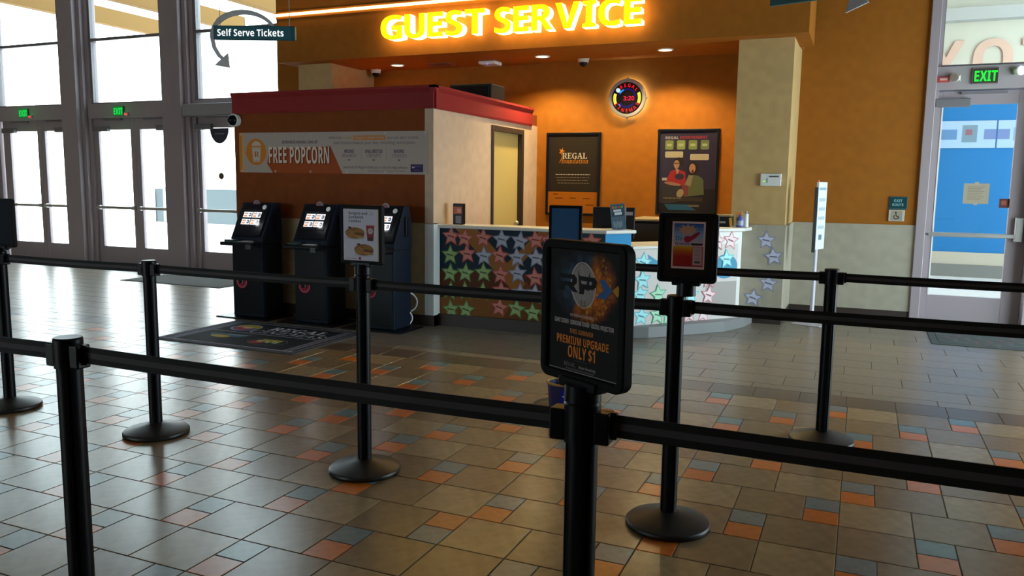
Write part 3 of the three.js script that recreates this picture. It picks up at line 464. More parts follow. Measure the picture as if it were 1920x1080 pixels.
// ---------------------------------------------------------------- service counter with mural and paper stars
const D0 = [-2.25, -7.47], D1 = [-1.15, -8.8], DL = Math.hypot(D1[0] - D0[0], D1[1] - D0[1]), dt = [(D1[0] - D0[0]) / DL, (D1[1] - D0[1]) / DL], dn = [-dt[1], dt[0]], dAng = Math.atan2(-dt[1], dt[0]);
const onDiag = (t, off = 0) => [D0[0] + dt[0] * t + dn[0] * off, D0[1] + dt[1] * t + dn[1] * off];
function slabXZ(pts, y0, y1, bev = 0) { return extr(poly(pts.map(([x, z]) => [x, -z])), y1 - y0 - 2 * bev, bev).rotateX(-Math.PI / 2).translate(0, y0 + bev, 0); }
{
  const g = thing('service_counter', 'long angled service counter with a painted mural front', 'counter');
  const mural = printMat(1024, 640, (x, w, h) => {
    x.fillStyle = '#12283a'; x.fillRect(0, 0, w, h); x.fillStyle = '#5a2c12'; x.fillRect(0, h * 0.48, w, h); x.fillStyle = '#8a5424'; x.beginPath(); x.moveTo(0, h * 0.8); x.lineTo(w * 0.35, h * 0.72); x.lineTo(w, h * 0.62); x.lineTo(w, h); x.lineTo(0, h); x.fill();
    x.fillStyle = '#a2682a'; x.beginPath(); x.moveTo(w * 0.1, 0); x.lineTo(w * 0.24, 0); x.lineTo(w * 0.62, h * 0.72); x.lineTo(w * 0.54, h * 0.8); x.fill(); x.beginPath(); x.moveTo(w * 0.62, 0); x.lineTo(w * 0.7, 0); x.lineTo(w * 0.47, h * 0.45); x.lineTo(w * 0.42, h * 0.38); x.fill(); x.fillStyle = '#74401a'; x.beginPath(); x.moveTo(w * 0.4, h); x.lineTo(w * 0.55, h * 0.55); x.lineTo(w * 0.7, h); x.fill(); x.fillStyle = '#2a4654'; x.beginPath(); x.moveTo(w * 0.75, 0); x.lineTo(w, 0); x.lineTo(w, h * 0.3); x.fill();
  }, 0.5);
  const pale = printMat(512, 320, (x, w, h) => {
    x.fillStyle = '#d2cac6'; x.fillRect(0, 0, w, h); x.fillStyle = '#2f8fc0'; x.fillRect(0, 0, w * 0.2, h * 0.22); x.fillStyle = '#3f8fb4'; x.beginPath(); x.moveTo(w * 0.3, h * 0.1); x.lineTo(w * 0.45, 0.28 * h); x.lineTo(w * 0.32, 0.3 * h); x.fill(); x.beginPath(); x.arc(w * 0.9, h * 0.3, h * 0.16, 0, 7); x.fill(); x.fillStyle = '#a8a09c'; x.fillRect(w * 0.75, h * 0.5, w * 0.25, h * 0.35);
  }, 0.4);
  part('front_panel', box(BX1 + 0.005, D0[0], 0.11, 1.03, -7.5, -7.47), [mat.counter, mat.counter, mat.counter, mat.counter, mural, mat.counter], g);
  const dp = (t0, t1, y0, y1, m, name) => { const q = part(name, box(t0, t1, y0, y1, -0.03, 0), m, g); q.position.set(D0[0], 0, D0[1]); q.rotation.y = dAng; return q; };
  const P = [mat.counter, mat.counter, mat.counter, mat.counter, pale, mat.counter], bluePanel = matte(0.03, 0.27, 0.56, 0.6, 0.4);
  dp(0, 0.30, 0.9, 1.03, bluePanel, 'blue_panel'); dp(0.0, DL - 0.05, 0.11, 0.9, P, 'angled_panel'); dp(1.2, DL - 0.05, 0.9, 1.03, mat.counter, 'raised_panel');
  const edge = onDiag(DL - 0.05), e2 = [-1.2, -9.16]; part('end_panel', slabXZ([edge, [edge[0] + 0.03, edge[1] - 0.03], e2, [e2[0] - 0.05, e2[1]]], 0.11, 1.03), mat.counter, g);
  // tops: a raised ledge on both sides of the low writing counter
  part('counter_ledge', slabXZ([[BX1 + 0.006, -7.43], [D0[0] + 0.02, -7.43], onDiag(0.33, 0.04), onDiag(0.33, -0.3), [D0[0] - 0.13, -7.78], [BX1 + 0.006, -7.78]], 1.03, 1.065, 0.008), mat.counter, g);
  part('counter_ledge', slabXZ([onDiag(1.2, 0.04), onDiag(DL - 0.02, 0.05), [-1.08, -9.0], [-1.1, -9.155], [-1.5, -9.155], onDiag(1.2, -0.3)], 1.03, 1.065, 0.008), mat.counter, g);
  part('low_counter', slabXZ([onDiag(0.3, 0.04), onDiag(1.22, 0.04), onDiag(1.22, -0.5), onDiag(0.3, -0.5)], 0.875, 0.905, 0.008), mat.counter, g);
  part('inner_desk', [slabXZ([[BX1 + 0.01, -7.5], [D0[0] - 0.02, -7.5], [D0[0] - 0.2, -8.1], [BX1 + 0.01, -8.1]], 0.72, 0.75), box(BX1 + 0.02, D0[0] - 0.3, 0, 0.72, -7.56, -7.52)], mat.booth_wainscot, g);
  part('plinth', slabXZ([[BX1 + 0.012, -7.44], [-2.4, -7.44], [-2.2, -7.56], onDiag(0.45, 0.13), onDiag(0.9, 0.15), onDiag(1.4, 0.16), [-1.09, -8.84], [-1.05, -9.155], [-1.4, -9.155], onDiag(1.5, -0.3), onDiag(0.3, -0.3), [-2.6, -7.7], [BX1 + 0.012, -7.7]], 0, 0.11, 0.004), M(0.2, 0.2, 0.205, 0.45), g);
  part('front_kick', box(BX1 + 0.006, -2.4, 0, 0.125, -7.46, -7.43), mat.base, g, 'dark kick board');
}
// paper stars: one prototype per colour; each is a thing with a lighter centre and a name line
const SK = 1.2;
const starShape = (R) => { const s = new THREE.Shape(); for (let i = 0; i < 10; i++) { const a = i * Math.PI / 5, r = i % 2 ? R * 0.47 : R; s[i ? 'lineTo' : 'moveTo'](r * Math.sin(a), r * Math.cos(a)); } s.closePath(); return s; };
const starPaint = { r: [[0.50, 0.065, 0.055], [0.70, 0.26, 0.22]], g: [[0.12, 0.26, 0.05], [0.38, 0.52, 0.22]], b: [[0.24, 0.25, 0.38], [0.50, 0.51, 0.64]], c: [[0.16, 0.52, 0.60], [0.40, 0.80, 0.85]], p: [[0.62, 0.22, 0.27], [0.85, 0.68, 0.70]], n: [[0.14, 0.48, 0.28], [0.45, 0.75, 0.55]] };
const starProto = {};
const starName = { r: 'red', g: 'green', b: 'pale blue', c: 'cyan', p: 'pink', n: 'mint green' };
let starCount = 0;
function star(kind, pos, turn, tilt, label, k = 1) {
  const lift = 0.0005 + 0.0045 * (starCount++ % 2); pos = [pos[0] + Math.sin(turn) * lift, pos[1], pos[2] + Math.cos(turn) * lift];
  let o = starProto[kind];
  if (!o) {
    o = starProto[kind] = thing('paper_star', label, 'paper star', pos, turn, 'paper stars taped up at the service counter');
    part('border', extr(starShape(0.094), 0.0015), M(...starPaint[kind][0], 0.6), o); part('centre', extr(starShape(0.074), 0.001).translate(0, 0, 0.0015), M(...starPaint[kind][1], 0.6), o);
    part('name_line', [box(-0.035, 0.03, -0.006, 0.006, 0.0025, 0.003).rotateZ(-0.2)], M(...starPaint[kind][0].map((v) => v * 0.5), 0.7), o);
  } else o = copyOf(o, pos, label, turn);
  o.rotation.set(0, turn, 0); o.rotateZ(tilt); o.scale.set(k * SK, k * SK, 1); o.userData.label = label; return o;
}
const ord = ['first', 'second', 'third', 'fourth', 'fifth', 'sixth', 'seventh', 'eighth'];
const frontRows = [
  ['top row', [['r', -3.92, 0.945], ['r', -3.76, 0.93], ['r', -3.55, 0.94], ['b', -3.34, 0.935], ['b', -3.14, 0.925], ['r', -2.97, 0.945], ['r', -2.83, 0.94], ['r', -2.39, 0.95]]],
  ['second row', [['g', -3.93, 0.75], ['r', -3.73, 0.77], ['b', -3.54, 0.755], ['r', -3.36, 0.77], ['b', -3.17, 0.76], ['b', -2.96, 0.765], ['g', -2.79, 0.76]]],
  ['middle row', [['g', -3.93, 0.56], ['g', -3.75, 0.57], ['g', -3.54, 0.585], ['r', -3.35, 0.575], ['b', -3.16, 0.595], ['r', -2.97, 0.565], ['b', -2.81, 0.54]]],
  ['fourth row behind the belt', [['g', -3.93, 0.37], ['g', -3.75, 0.38], ['g', -3.55, 0.385], ['r', -3.34, 0.41], ['b', -3.13, 0.4], ['b', -2.97, 0.4]]],
  ['bottom row', [['g', -3.92, 0.175], ['g', -3.74, 0.185], ['r', -3.36, 0.235], ['g', -3.17, 0.235], ['g', -2.99, 0.205], ['g', -2.82, 0.19]]]];
for (const [row, list] of frontRows) list.forEach(([k, x, y], i) => star(k, [x, y, -7.469], 0, (rnd() - 0.5) * 0.25, `${starName[k]} paper star on the dark counter front, ${ord[i]} in ${row}`));
const diag = [['c', 0.45, 0.74, 'under the low writing counter'], ['c', 0.45, 0.565, 'second down in the lit left column'], ['c', 0.43, 0.42, 'third down in the lit left column'], ['n', 0.65, 0.41, 'left of the flyer sign post'], ['c', 0.45, 0.2, 'bottom of the lit left column'], ['n', 0.65, 0.2, 'bottom row, right of a cyan star'], ['n', 0.79, 0.19, 'bottom row, half behind the flyer sign post'],
  ['p', 1.05, 0.19, 'bottom row, right of the flyer sign post'], ['p', 1.25, 0.18, 'bottom row, far right'], ['p', 1.3, 0.37, 'just above the belt, right of the flyer sign'], ['c', 1.07, 0.38, 'just under the flyer sign'], ['p', 1.39, 0.93, 'top row, left, right of the flyer sign'], ['p', 1.57, 0.935, 'top row, right end'], ['c', 1.52, 0.74, 'large, on the blue patch at right'], ['p', 1.33, 0.73, 'half behind the right edge of the flyer sign'], ['p', 1.3, 0.54, 'low beside the right edge of the flyer sign']];
for (const [k, t, y, d] of diag) { const [x, z] = onDiag(t, 0.001); star(k, [x, y, z], dAng, (rnd() - 0.5) * 0.3, `${starName[k]} paper star on the angled counter, ${d}`); }
for (const [x, y, d] of [[-0.94, 0.92, 'uppermost of four'], [-0.855, 0.745, 'second from the top'], [-0.895, 0.45, 'third from the top'], [-1.05, 0.28, 'lowest of four']]) star('b', [x, y, -9.157], 0, (rnd() - 0.5) * 0.4, `pale blue paper star on the beige pillar, ${d}`);

// things standing on the counter
{
  const a = thing('battery_display', 'small black display box with a red-orange panel on the counter end', 'display box', [-3.9, 1.065, -7.6]);
  part('case', rbox(-0.055, 0.055, 0, 0.22, -0.05, 0.03, 0.008), mat.black, a); part('red_panel', rbox(-0.042, 0.05, 0.11, 0.185, 0.03, 0.036, 0.003), M(0.55, 0.08, 0.03, 0.4), a); part('label', box(0.0, 0.044, 0.125, 0.165, 0.036, 0.038), M(0.7, 0.35, 0.25, 0.5), a); part('picture', box(-0.02, 0.045, 0.01, 0.09, 0.03, 0.034), M(0.2, 0.2, 0.24, 0.5), a);
  const c = thing('display_card', 'grey-blue upright card with coloured dots standing on the counter ledge', 'display card', [-2.17, 1.065, -7.66], 0.25);
  const m = printMat(128, 256, (x, w, h) => { x.fillStyle = '#5c7484'; x.fillRect(0, 0, w, h); x.fillStyle = '#3a5060'; x.fillRect(10, 14, w - 20, 110); ['#d87a50', '#5aa05c', '#c05a90', '#7ab050'].forEach((q, i) => { x.fillStyle = q; x.fillRect(18 + i * 25, 22, 20, 24); }); x.fillStyle = '#dce4ea'; x.fillRect(26, 56, 70, 22); x.fillRect(34, 84, 66, 26); x.fillStyle = '#8aa0ac'; for (let i = 0; i < 5; i++) x.fillRect(18 + i * 16, 170 + (i % 2) * 12, 12, 60); }, 0.4);
  const b = part('front_leaf', box(-0.07, 0.07, 0, 0.255, -0.003, 0), [mat.white, mat.white, mat.white, mat.white, m, mat.white], c); b.rotation.x = -0.15; b.rotation.z = 0.12; const q = part('prop_leaf', box(-0.06, 0.06, 0, 0.22, -0.003, 0), mat.grey, c); q.rotation.x = -0.6; q.position.z = -0.15; q.rotation.x = 0.25;
  const t = thing('desk_monitor', 'black monitor seen from behind on the desk behind the counter', 'monitor', [-2.36, 0.75, -8.1], 0.1);
  part('screen_back', rbox(-0.22, 0.22, 0.2, 0.52, -0.04, 0, 0.012), mat.black, t); part('stand', [rbox(-0.03, 0.03, 0.02, 0.25, -0.02, 0.03, 0.008), rbox(-0.12, 0.12, 0, 0.02, -0.08, 0.12, 0.006)], mat.black, t); part('sticker', box(0.13, 0.2, 0.44, 0.475, 0, 0.003).rotateZ(0.0), mat.grey, t); part('port_cover', rbox(-0.12, 0.12, 0.26, 0.34, 0, 0.012, 0.004), mat.blackmat, t);
  const r = thing('cash_register', 'black cash register on the right counter ledge', 'cash register', [-1.42, 1.065, -8.86]);
  part('body', rbox(-0.16, 0.14, 0, 0.11, -0.2, 0.0, 0.012), mat.black, r); part('lid', rbox(-0.15, 0.13, 0.11, 0.13, -0.2, -0.02, 0.006), M(0.32, 0.24, 0.14, 0.6), r); part('key_row', box(-0.1, 0.08, 0.04, 0.06, 0, 0.006), mat.grey, r);
  const y = thing('yellow_tag', 'narrow yellow tag hanging beside the blue bottle on the counter', 'tag', [-1.275, 1.065, -8.83]); part('card', rbox(-0.014, 0.014, 0, 0.1, 0, 0.004, 0.0015), M(0.55, 0.27, 0.03, 0.6), y); part('foot', box(-0.02, 0.02, 0, 0.006, -0.02, 0.02), mat.white, y); y.rotation.z = 0.12;
  const p = thing('spray_bottle', 'blue spray bottle with orange and white top on the right counter end', 'bottle', [-1.2, 1.065, -8.93]);
  part('bottle', new THREE.LatheGeometry([[0, 0], [0.036, 0], [0.038, 0.01], [0.038, 0.08], [0.03, 0.1], [0.014, 0.12], [0.014, 0.13], [0, 0.13]].map(([a, b]) => new THREE.Vector2(a, b)), 20), M(0.06, 0.1, 0.42, 0.3), p); part('trigger_head', [rbox(-0.05, 0.02, 0.13, 0.165, -0.012, 0.012, 0.005), rbox(-0.045, -0.035, 0.09, 0.14, -0.006, 0.006, 0.003)], M(0.5, 0.2, 0.06, 0.5), p); part('label', new THREE.CylinderGeometry(0.0388, 0.0388, 0.05, 20, 1, true).translate(0, 0.045, 0), M(0.35, 0.4, 0.6, 0.5), p);
  const w = thing('white_bottle', 'small white bottle just behind the blue spray bottle', 'bottle', [-1.15, 1.065, -9.02]); part('bottle', cyl(0.026, 0.03, 0.14, 0, 0.07, 0, 16), mat.white, w); part('cap', cyl(0.014, 0.014, 0.03, 0, 0.155, 0, 12), mat.grey, w);
  const f = thing('blue_folder', 'flat blue folder leaning on the back wall shelf above the flyer sign', 'folder', [-1.9, 1.13, -9.3]); part('cover', rbox(-0.2, 0.18, 0, 0.008, -0.12, 0.12, 0.003), M(0.05, 0.16, 0.26, 0.5), f); part('papers', box(-0.18, 0.2, 0.008, 0.014, -0.1, 0.1), M(0.2, 0.2, 0.16, 0.6), f); f.rotation.x = 0.3;
  const sh = thing('back_cabinet', 'dark low cabinet against the back wall behind the counter', 'cabinet', [-1.95, 0, -9.75]); part('body', rbox(-0.6, 0.6, 0, 1.08, -0.42, 0.38, 0.01), mat.blackmat, sh); part('top', rbox(-0.62, 0.62, 1.08, 1.105, -0.42, 0.4, 0.006), M(0.35, 0.27, 0.16, 0.5), sh); for (const s of [-1, 1]) { const dd = part('door', rbox(s * 0.3 - 0.28, s * 0.3 + 0.28, 0.08, 1.05, 0.38, 0.396, 0.004), mat.dark, sh); part('handle', rbox(s * 0.06 - 0.008, s * 0.06 + 0.008, 0.5, 0.65, 0.396, 0.42, 0.004), mat.alu, dd); }
}
// wall fittings
{
  const g = thing('wall_control_panel', 'white alarm panel with a green light on the beige pillar', 'control panel', [-0.925, 1.572, -9.17]);
  part('case', rbox(-0.11, 0.105, -0.065, 0.068, 0, 0.03, 0.008), mat.white, g); part('display', box(-0.02, 0.08, 0.03, 0.045, 0.03, 0.033), M(0.08, 0.07, 0.07, 0.4), g); part('indicator', box(-0.085, -0.055, -0.02, -0.01, 0.03, 0.033), glow(0.25, 0.9, 0.05, 1), g); part('button', rbox(-0.04, -0.03, -0.03, 0.02, 0.03, 0.036, 0.002), mat.grey, g);
  const e = thing('exit_route_sign', 'teal EXIT ROUTE plate above a wheelchair symbol plate by the door', 'sign', [0.365, 1.262, ZW]);
  part('teal_plate', rbox(-0.095, 0.095, 0, 0.145, 0, 0.012, 0.004), M(0.015, 0.075, 0.085, 0.45), e); part('lettering', plane(0.18, 0.12, 0, 0.075, 0.013), printMat(180, 120, (x) => { x.fillStyle = '#143c42'; x.fillRect(0, 0, 180, 120); txt(x, 'EXIT', 90, 36, 40, '#8ab4b8', { width: 90 }); txt(x, 'ROUTE', 90, 82, 40, '#8ab4b8', { width: 120 }); }, 0.5), e);
  part('symbol_plate', rbox(-0.09, 0.075, -0.135, -0.005, 0, 0.02, 0.006), M(0.5, 0.46, 0.38, 0.4), e); part('symbol', plane(0.12, 0.11, -0.008, -0.07, 0.0212), printMat(120, 110, (x) => { x.fillStyle = '#9a9082'; x.fillRect(0, 0, 120, 110); x.strokeStyle = '#1c1818'; x.lineWidth = 8; x.beginPath(); x.arc(56, 70, 22, 0.2, 4.2); x.stroke(); x.beginPath(); x.moveTo(54, 30); x.lineTo(58, 62); x.lineTo(80, 62); x.lineTo(90, 92); x.stroke(); x.fillStyle = '#1c1818'; x.beginPath(); x.arc(52, 20, 9, 0, 7); x.fill(); }, 0.5), e);
}
// tall white sign stand by the pillar
{
  const g = thing('white_sign_stand', 'tall narrow white sign stand seen nearly edge-on by the pillar', 'sign stand', [-0.44, 0, -9.42], 1.28);
  part('base_plate', rbox(-0.2, 0.2, 0, 0.012, -0.16, 0.16, 0.005), M(0.5, 0.45, 0.48, 0.5), g); part('post', rbox(-0.03, 0.03, 0.012, 0.86, -0.02, 0.01, 0.006), M(0.55, 0.52, 0.6, 0.5), g);
  const m = printMat(160, 512, (x, w, h) => { x.fillStyle = '#d6dee2'; x.fillRect(0, 0, w, h); x.fillStyle = '#8fa4b4'; x.fillRect(14, 40, w - 28, 20); for (let i = 0; i < 4; i++) { x.fillStyle = '#aab8c0'; x.fillRect(20, 120 + i * 70, w - 40, 26); } x.fillStyle = '#5c7484'; x.fillRect(46, 400, 60, 40); }, 0.5);
  part('panel', box(-0.13, 0.13, 0.83, 1.555, 0.012, 0.035), [mat.white, mat.white, mat.white, mat.white, m, mat.dark], g); part('side_strip', box(-0.145, -0.13, 0.8, 1.5, 0.0, 0.035), M(0.05, 0.05, 0.06, 0.5), g); part('red_tip', box(-0.14, -0.1, 1.555, 1.575, 0.012, 0.03), M(0.6, 0.1, 0.05, 0.5), g);
}

// ---------------------------------------------------------------- belt posts, belts and their signs
const postShape = new THREE.Shape();
for (let i = 0; i < 48; i++) { const a = i / 48 * Math.PI * 2, gro = (i % 12 === 6) ? 0.026 : 0.036; postShape[i ? 'lineTo' : 'moveTo'](gro * Math.cos(a), gro * Math.sin(a)); }
postShape.closePath();
function makePost(pos, label) {
  const g = thing('belt_post', label, 'belt post', pos);
  part('base', new THREE.LatheGeometry([[0, 0], [0.178, 0], [0.185, 0.006], [0.185, 0.02], [0.178, 0.028], [0.12, 0.046], [0.055, 0.062], [0.042, 0.07], [0, 0.07]].map(([a, b]) => new THREE.Vector2(a, b)), 56), M(0.012, 0.011, 0.011, 0.42), g);
  part('pole', extr(postShape, 0.9).rotateX(-Math.PI / 2).translate(0, 0.06, 0), mat.black, g);
  const h = part('head', [cyl(0.041, 0.041, 0.085, 0, 0.985, 0, 32), cyl(0.038, 0.041, 0.006, 0, 1.03, 0, 32)], mat.black, g);
  for (const s of [-1, 1]) part('belt_clip', rbox(s * 0.05 - 0.018, s * 0.05 + 0.018, 0.945, 1.015, -0.02, 0.026, 0.005), mat.black, h);
  return g;
}
const Z1 = -1.635, Z2 = -3.43, Z3 = -5.0;
const P1 = [-3.75, -2.136, -0.534, 1.07], P2 = [-5.06, -3.77, -2.305, -0.71, 0.9], P3 = [-1.79, -0.14, 1.5];
const post = makePost([P1[1], 0, Z1], 'black belt post with bare top in the nearest row at left');
copyOf(post, [P1[2], 0, Z1], 'nearest black belt post, carrying the large premium upgrade sign');
copyOf(post, [P2[0], 0, Z2], 'black belt post at the left edge of the photo with a cut-off sign');
copyOf(post, [P2[1], 0, Z2], 'black belt post with bare top in the middle row, before the glass doors');
copyOf(post, [P2[2], 0, Z2], 'black belt post in the middle row carrying the burger sign');
copyOf(post, [P2[3], 0, Z2], 'black belt post in the middle row carrying the red-yellow flyer sign');
copyOf(post, [P3[0], 0, Z3], 'far black belt post hidden behind the premium upgrade sign, with blue sign');
copyOf(post, [P3[1], 0, Z3], 'far black belt post with bare top at right, before the exit door');
function belt(a, b, z, za, label, sag = 0.004) {
  const x0 = a + 0.05, x1 = b - 0.05, L = x1 - x0, g = thing('retractable_belt', label, 'belt', [(x0 + x1) / 2, 0.985, z]);
  const bend = (geo) => { const p = geo.attributes.position; for (let i = 0; i < p.count; i++) { const t = p.getX(i) / (L / 2); p.setY(i, p.getY(i) - sag * (1 - t * t)); } geo.computeVertexNormals(); return geo; };
  part('webbing', bend(new THREE.BoxGeometry(L, 0.05, 0.0024, 20)), mat.belt, g); part('stripe', bend(new THREE.BoxGeometry(L, 0.016, 0.0036, 20)), mat.stripe, g); part('end_clip', [rbox(-L / 2, -L / 2 + 0.03, -0.03, 0.03, -0.006, 0.008, 0.003)], mat.black, g);
  return g;
}
belt(P1[0], P1[1], Z1, 0, 'near belt running off the left edge from the bare near post'); belt(P1[1], P1[2], Z1, 0, 'near belt between the bare near post and the premium upgrade sign'); belt(P1[2], P1[3], Z1, 0, 'near belt running off the right edge from the premium upgrade sign');
belt(P2[0], P2[1], Z2, 0, 'middle belt at far left before the glass doors'); belt(P2[1], P2[2], Z2, 0, 'middle belt passing before the left two ticket kiosks'); belt(P2[2], P2[3], Z2, 0, 'middle belt from the burger sign past the counter front'); belt(P2[3], P2[4], Z2, 0, 'middle belt from the flyer sign off the right edge');
belt(P3[0], P3[1], Z3, 0, 'far belt crossing behind the flyer sign before the angled counter'); belt(P3[1], P3[2], Z3, 0, 'far belt at right crossing before the exit door');

function postSign(x, z, turn, y0, y1, w, r, label, face, tilt = 0) {
  const g = thing('post_sign', label, 'sign', [x, 1.034, z], turn), h = y1 - y0, c = (y0 + y1) / 2 - 1.034;
  part('neck', [cyl(0.04, 0.041, y0 - 1.034, 0, (y0 - 1.034) / 2, 0, 28), rbox(-0.06, 0.06, y0 - 1.034 - 0.012, y0 - 1.034 + 0.012, -0.02, 0.022, 0.006)], mat.black, g);
  part('frame', extr(frameShape(w, h, r, 0.02), 0.022, 0.004).translate(0, c, -0.012), mat.blackmat, g);
  part('backing', extr(roundRect(w - 0.02, h - 0.02, Math.max(0.004, r - 0.01)), 0.012).translate(0, c, -0.009), mat.dark, g);
  return { g, c, h };
}
{
  const s = postSign(P1[2], Z1, -0.5, 1.07, 1.38, 0.262, 0.026, 'near black sign reading PREMIUM UPGRADE ONLY $1 with fiery emblem');
  part('poster', plane(0.226, 0.272, 0, s.c, 0.0045), printMat(900, 1084, (x, w, h) => {
    x.fillStyle = '#0b0a0d'; x.fillRect(0, 0, w, h); let q = 11; const R = () => (q = (q * 16807) % 2147483647) / 2147483647;
    for (let i = 0; i < 1500; i++) { const a = R() * 6.283, d = Math.pow(R(), 0.7) * 350, px = 450 + Math.cos(a) * d * 1.15, py = 300 + Math.sin(a) * d * 0.92, hot = (px - 450) + (py - 300) * 0.5; const al = 0.15 * (1 - d / 380); x.fillStyle = hot > 0 ? `rgba(${200 + R() * 40 | 0},${60 + R() * 90 | 0},${10 + R() * 20 | 0},${al + 0.04})` : `rgba(${50 + R() * 50 | 0},${80 + R() * 60 | 0},${120 + R() * 60 | 0},${al * 0.8})`; x.beginPath(); x.arc(px, py, 12 + R() * 42, 0, 7); x.fill(); }
    for (let i = 0; i < 260; i++) { const a = -0.9 + R() * 2.6, d = 170 + R() * 170; x.fillStyle = `rgba(${230},${110 + R() * 90 | 0},20,0.35)`; x.beginPath(); x.arc(450 + Math.cos(a) * d, 300 + Math.sin(a) * d * 0.95, 3 + R() * 14, 0, 7); x.fill(); }
    x.fillStyle = '#a09a9a'; x.beginPath(); x.ellipse(440, 300, 150, 192, -0.12, 0, 7); x.fill(); x.strokeStyle = '#d0caca'; x.lineWidth = 8; x.beginPath(); x.ellipse(440, 300, 152, 194, -0.12, 0, 7); x.stroke(); x.strokeStyle = '#5c5557'; x.lineWidth = 3; for (let i = 1; i < 4; i++) { x.beginPath(); x.ellipse(440, 300, 150 * i / 4, 190, -0.12, 0, 7); x.stroke(); }
    x.fillStyle = '#2e2526'; for (const [a, b] of [[400, -0.25], [500, 0.2]]) { x.save(); x.translate(a, 280); x.rotate(b); x.beginPath(); x.moveTo(-26, 60); x.lineTo(0, -110); x.lineTo(26, 60); x.fill(); x.restore(); }
    x.fillStyle = '#8a6c68'; x.fillRect(410, 430, 22, 60); x.fillRect(450, 430, 22, 60);
    const blk = (pts, c) => { x.fillStyle = c; x.beginPath(); pts.forEach(([a, b], i) => (i ? x.lineTo(a, b) : x.moveTo(a, b))); x.fill(); };
    blk([[130, 220], [330, 220], [360, 250], [360, 290], [320, 320], [380, 370], [310, 370], [250, 322], [210, 322], [200, 370], [130, 370], [150, 286], [300, 286], [300, 258], [130, 258]], '#0d1014'); blk([[390, 224], [580, 224], [610, 254], [600, 300], [560, 330], [460, 330], [450, 378], [390, 378], [404, 290], [545, 290], [545, 262], [390, 262]], '#0d1014');
    blk([[630, 230], [700, 230], [790, 310], [720, 390], [600, 390], [690, 312]], '#3866a8'); blk([[790, 310], [880, 236], [900, 236], [900, 260], [848, 312], [900, 380], [850, 380]], '#2a1c10'); blk([[790, 310], [850, 262], [890, 300], [850, 360]], '#c89020');
    txt(x, 'THE PREMIUM EXPERIENCE', 430, 572, 34, '#b8aeb0', { width: 300 }); txt(x, 'GIANT SCREEN · SURROUND SOUND · DIGITAL PROJECTION', 450, 636, 54, '#d0c8ca', { width: 740 }); txt(x, 'THIS SUMMER', 430, 714, 56, '#dc8430', { width: 300 }); txt(x, 'PREMIUM UPGRADE', 440, 798, 100, '#f48a28', { width: 660 }); txt(x, 'ONLY $1', 440, 898, 145, '#f48a28', { width: 360 });
    x.fillStyle = '#4a4448'; x.fillRect(340, 968, 170, 5); txt(x, 'REGAL', 290, 1014, 46, '#8e8488', { font: 'serif', width: 150, weight: 'normal' }); txt(x, 'Now Showing', 510, 1020, 32, '#a8a0a4', { width: 210 }); txt(x, 'See the box office for details and showtimes', 420, 1052, 24, '#8a8286', { width: 360 }); x.fillStyle = '#9c9498'; x.fillRect(20, 1068, 860, 8);
  }, 0.5), s.g);
}
{
  const s = postSign(P2[2], Z2, 0, 1.085, 1.382, 0.246, 0.008, 'white Burgers and Sandwich Combos sign on a middle row post');
  part('poster', plane(0.222, 0.274, 0, s.c, 0.0125), printMat(640, 790, (x, w, h) => {
    x.fillStyle = '#dcd9ea'; x.fillRect(0, 0, w, h); x.fillStyle = '#dccabf'; x.fillRect(590, 0, 50, h);
    txt(x, 'Burgers and', 110, 82, 56, '#2e2a3c', { align: 'left' }); txt(x, 'Sandwich', 110, 138, 56, '#2e2a3c', { align: 'left' }); txt(x, 'Combos', 110, 194, 56, '#2e2a3c', { align: 'left' }); x.strokeStyle = '#8c88a0'; x.lineWidth = 6; x.beginPath(); x.arc(500, 80, 24, 0, 7); x.stroke();
    const dish = (cx, cy) => { x.fillStyle = '#c8c4cc'; x.beginPath(); x.ellipse(cx, cy + 66, 168, 34, 0, 0, 7); x.fill(); x.fillStyle = '#8a5c20'; x.beginPath(); x.ellipse(cx, cy, 166, 82, 0, 0, 7); x.fill(); x.fillStyle = '#b07c30'; for (let i = 0; i < 16; i++) { x.save(); x.translate(cx - 140 + (i % 8) * 18, cy - 40 + (i * 29) % 90); x.rotate((i % 5) * 0.4 - 0.7); x.fillRect(-28, -6, 62, 12); x.restore(); } x.fillStyle = '#a46c26'; x.beginPath(); x.ellipse(cx + 76, cy - 18, 86, 46, 0.1, 0, 7); x.fill(); x.fillStyle = '#58501c'; x.beginPath(); x.ellipse(cx + 76, cy + 6, 84, 16, 0.1, 0, 7); x.fill(); x.fillStyle = '#8a3018'; x.beginPath(); x.ellipse(cx + 80, cy + 24, 78, 14, 0.1, 0, 7); x.fill(); x.fillStyle = '#b8843a'; x.beginPath(); x.ellipse(cx + 76, cy + 50, 84, 20, 0.05, 0, 7); x.fill(); x.fillStyle = '#38200e'; x.beginPath(); x.ellipse(cx - 90, cy - 78, 30, 14, 0, 0, 7); x.fill(); };
    dish(220, 370); dish(370, 610);
    x.fillStyle = '#a02038'; x.beginPath(); x.moveTo(410, 258); x.lineTo(550, 250); x.lineTo(532, 470); x.lineTo(430, 470); x.fill(); x.fillStyle = '#5c1820'; x.fillRect(434, 420, 96, 56); x.fillStyle = '#c06878'; x.fillRect(406, 250, 148, 14); x.fillStyle = '#c8b8bc'; x.beginPath(); x.arc(482, 334, 44, 0, 7); x.fill(); x.fillStyle = '#a86070'; x.fillRect(456, 330, 52, 8);
    x.fillStyle = '#8c88a0'; x.fillRect(60, 738, 190, 6); x.fillStyle = '#9c2048'; x.beginPath(); x.arc(300, 736, 22, 0, 7); x.fill();
  }, 0.5), s.g);
}
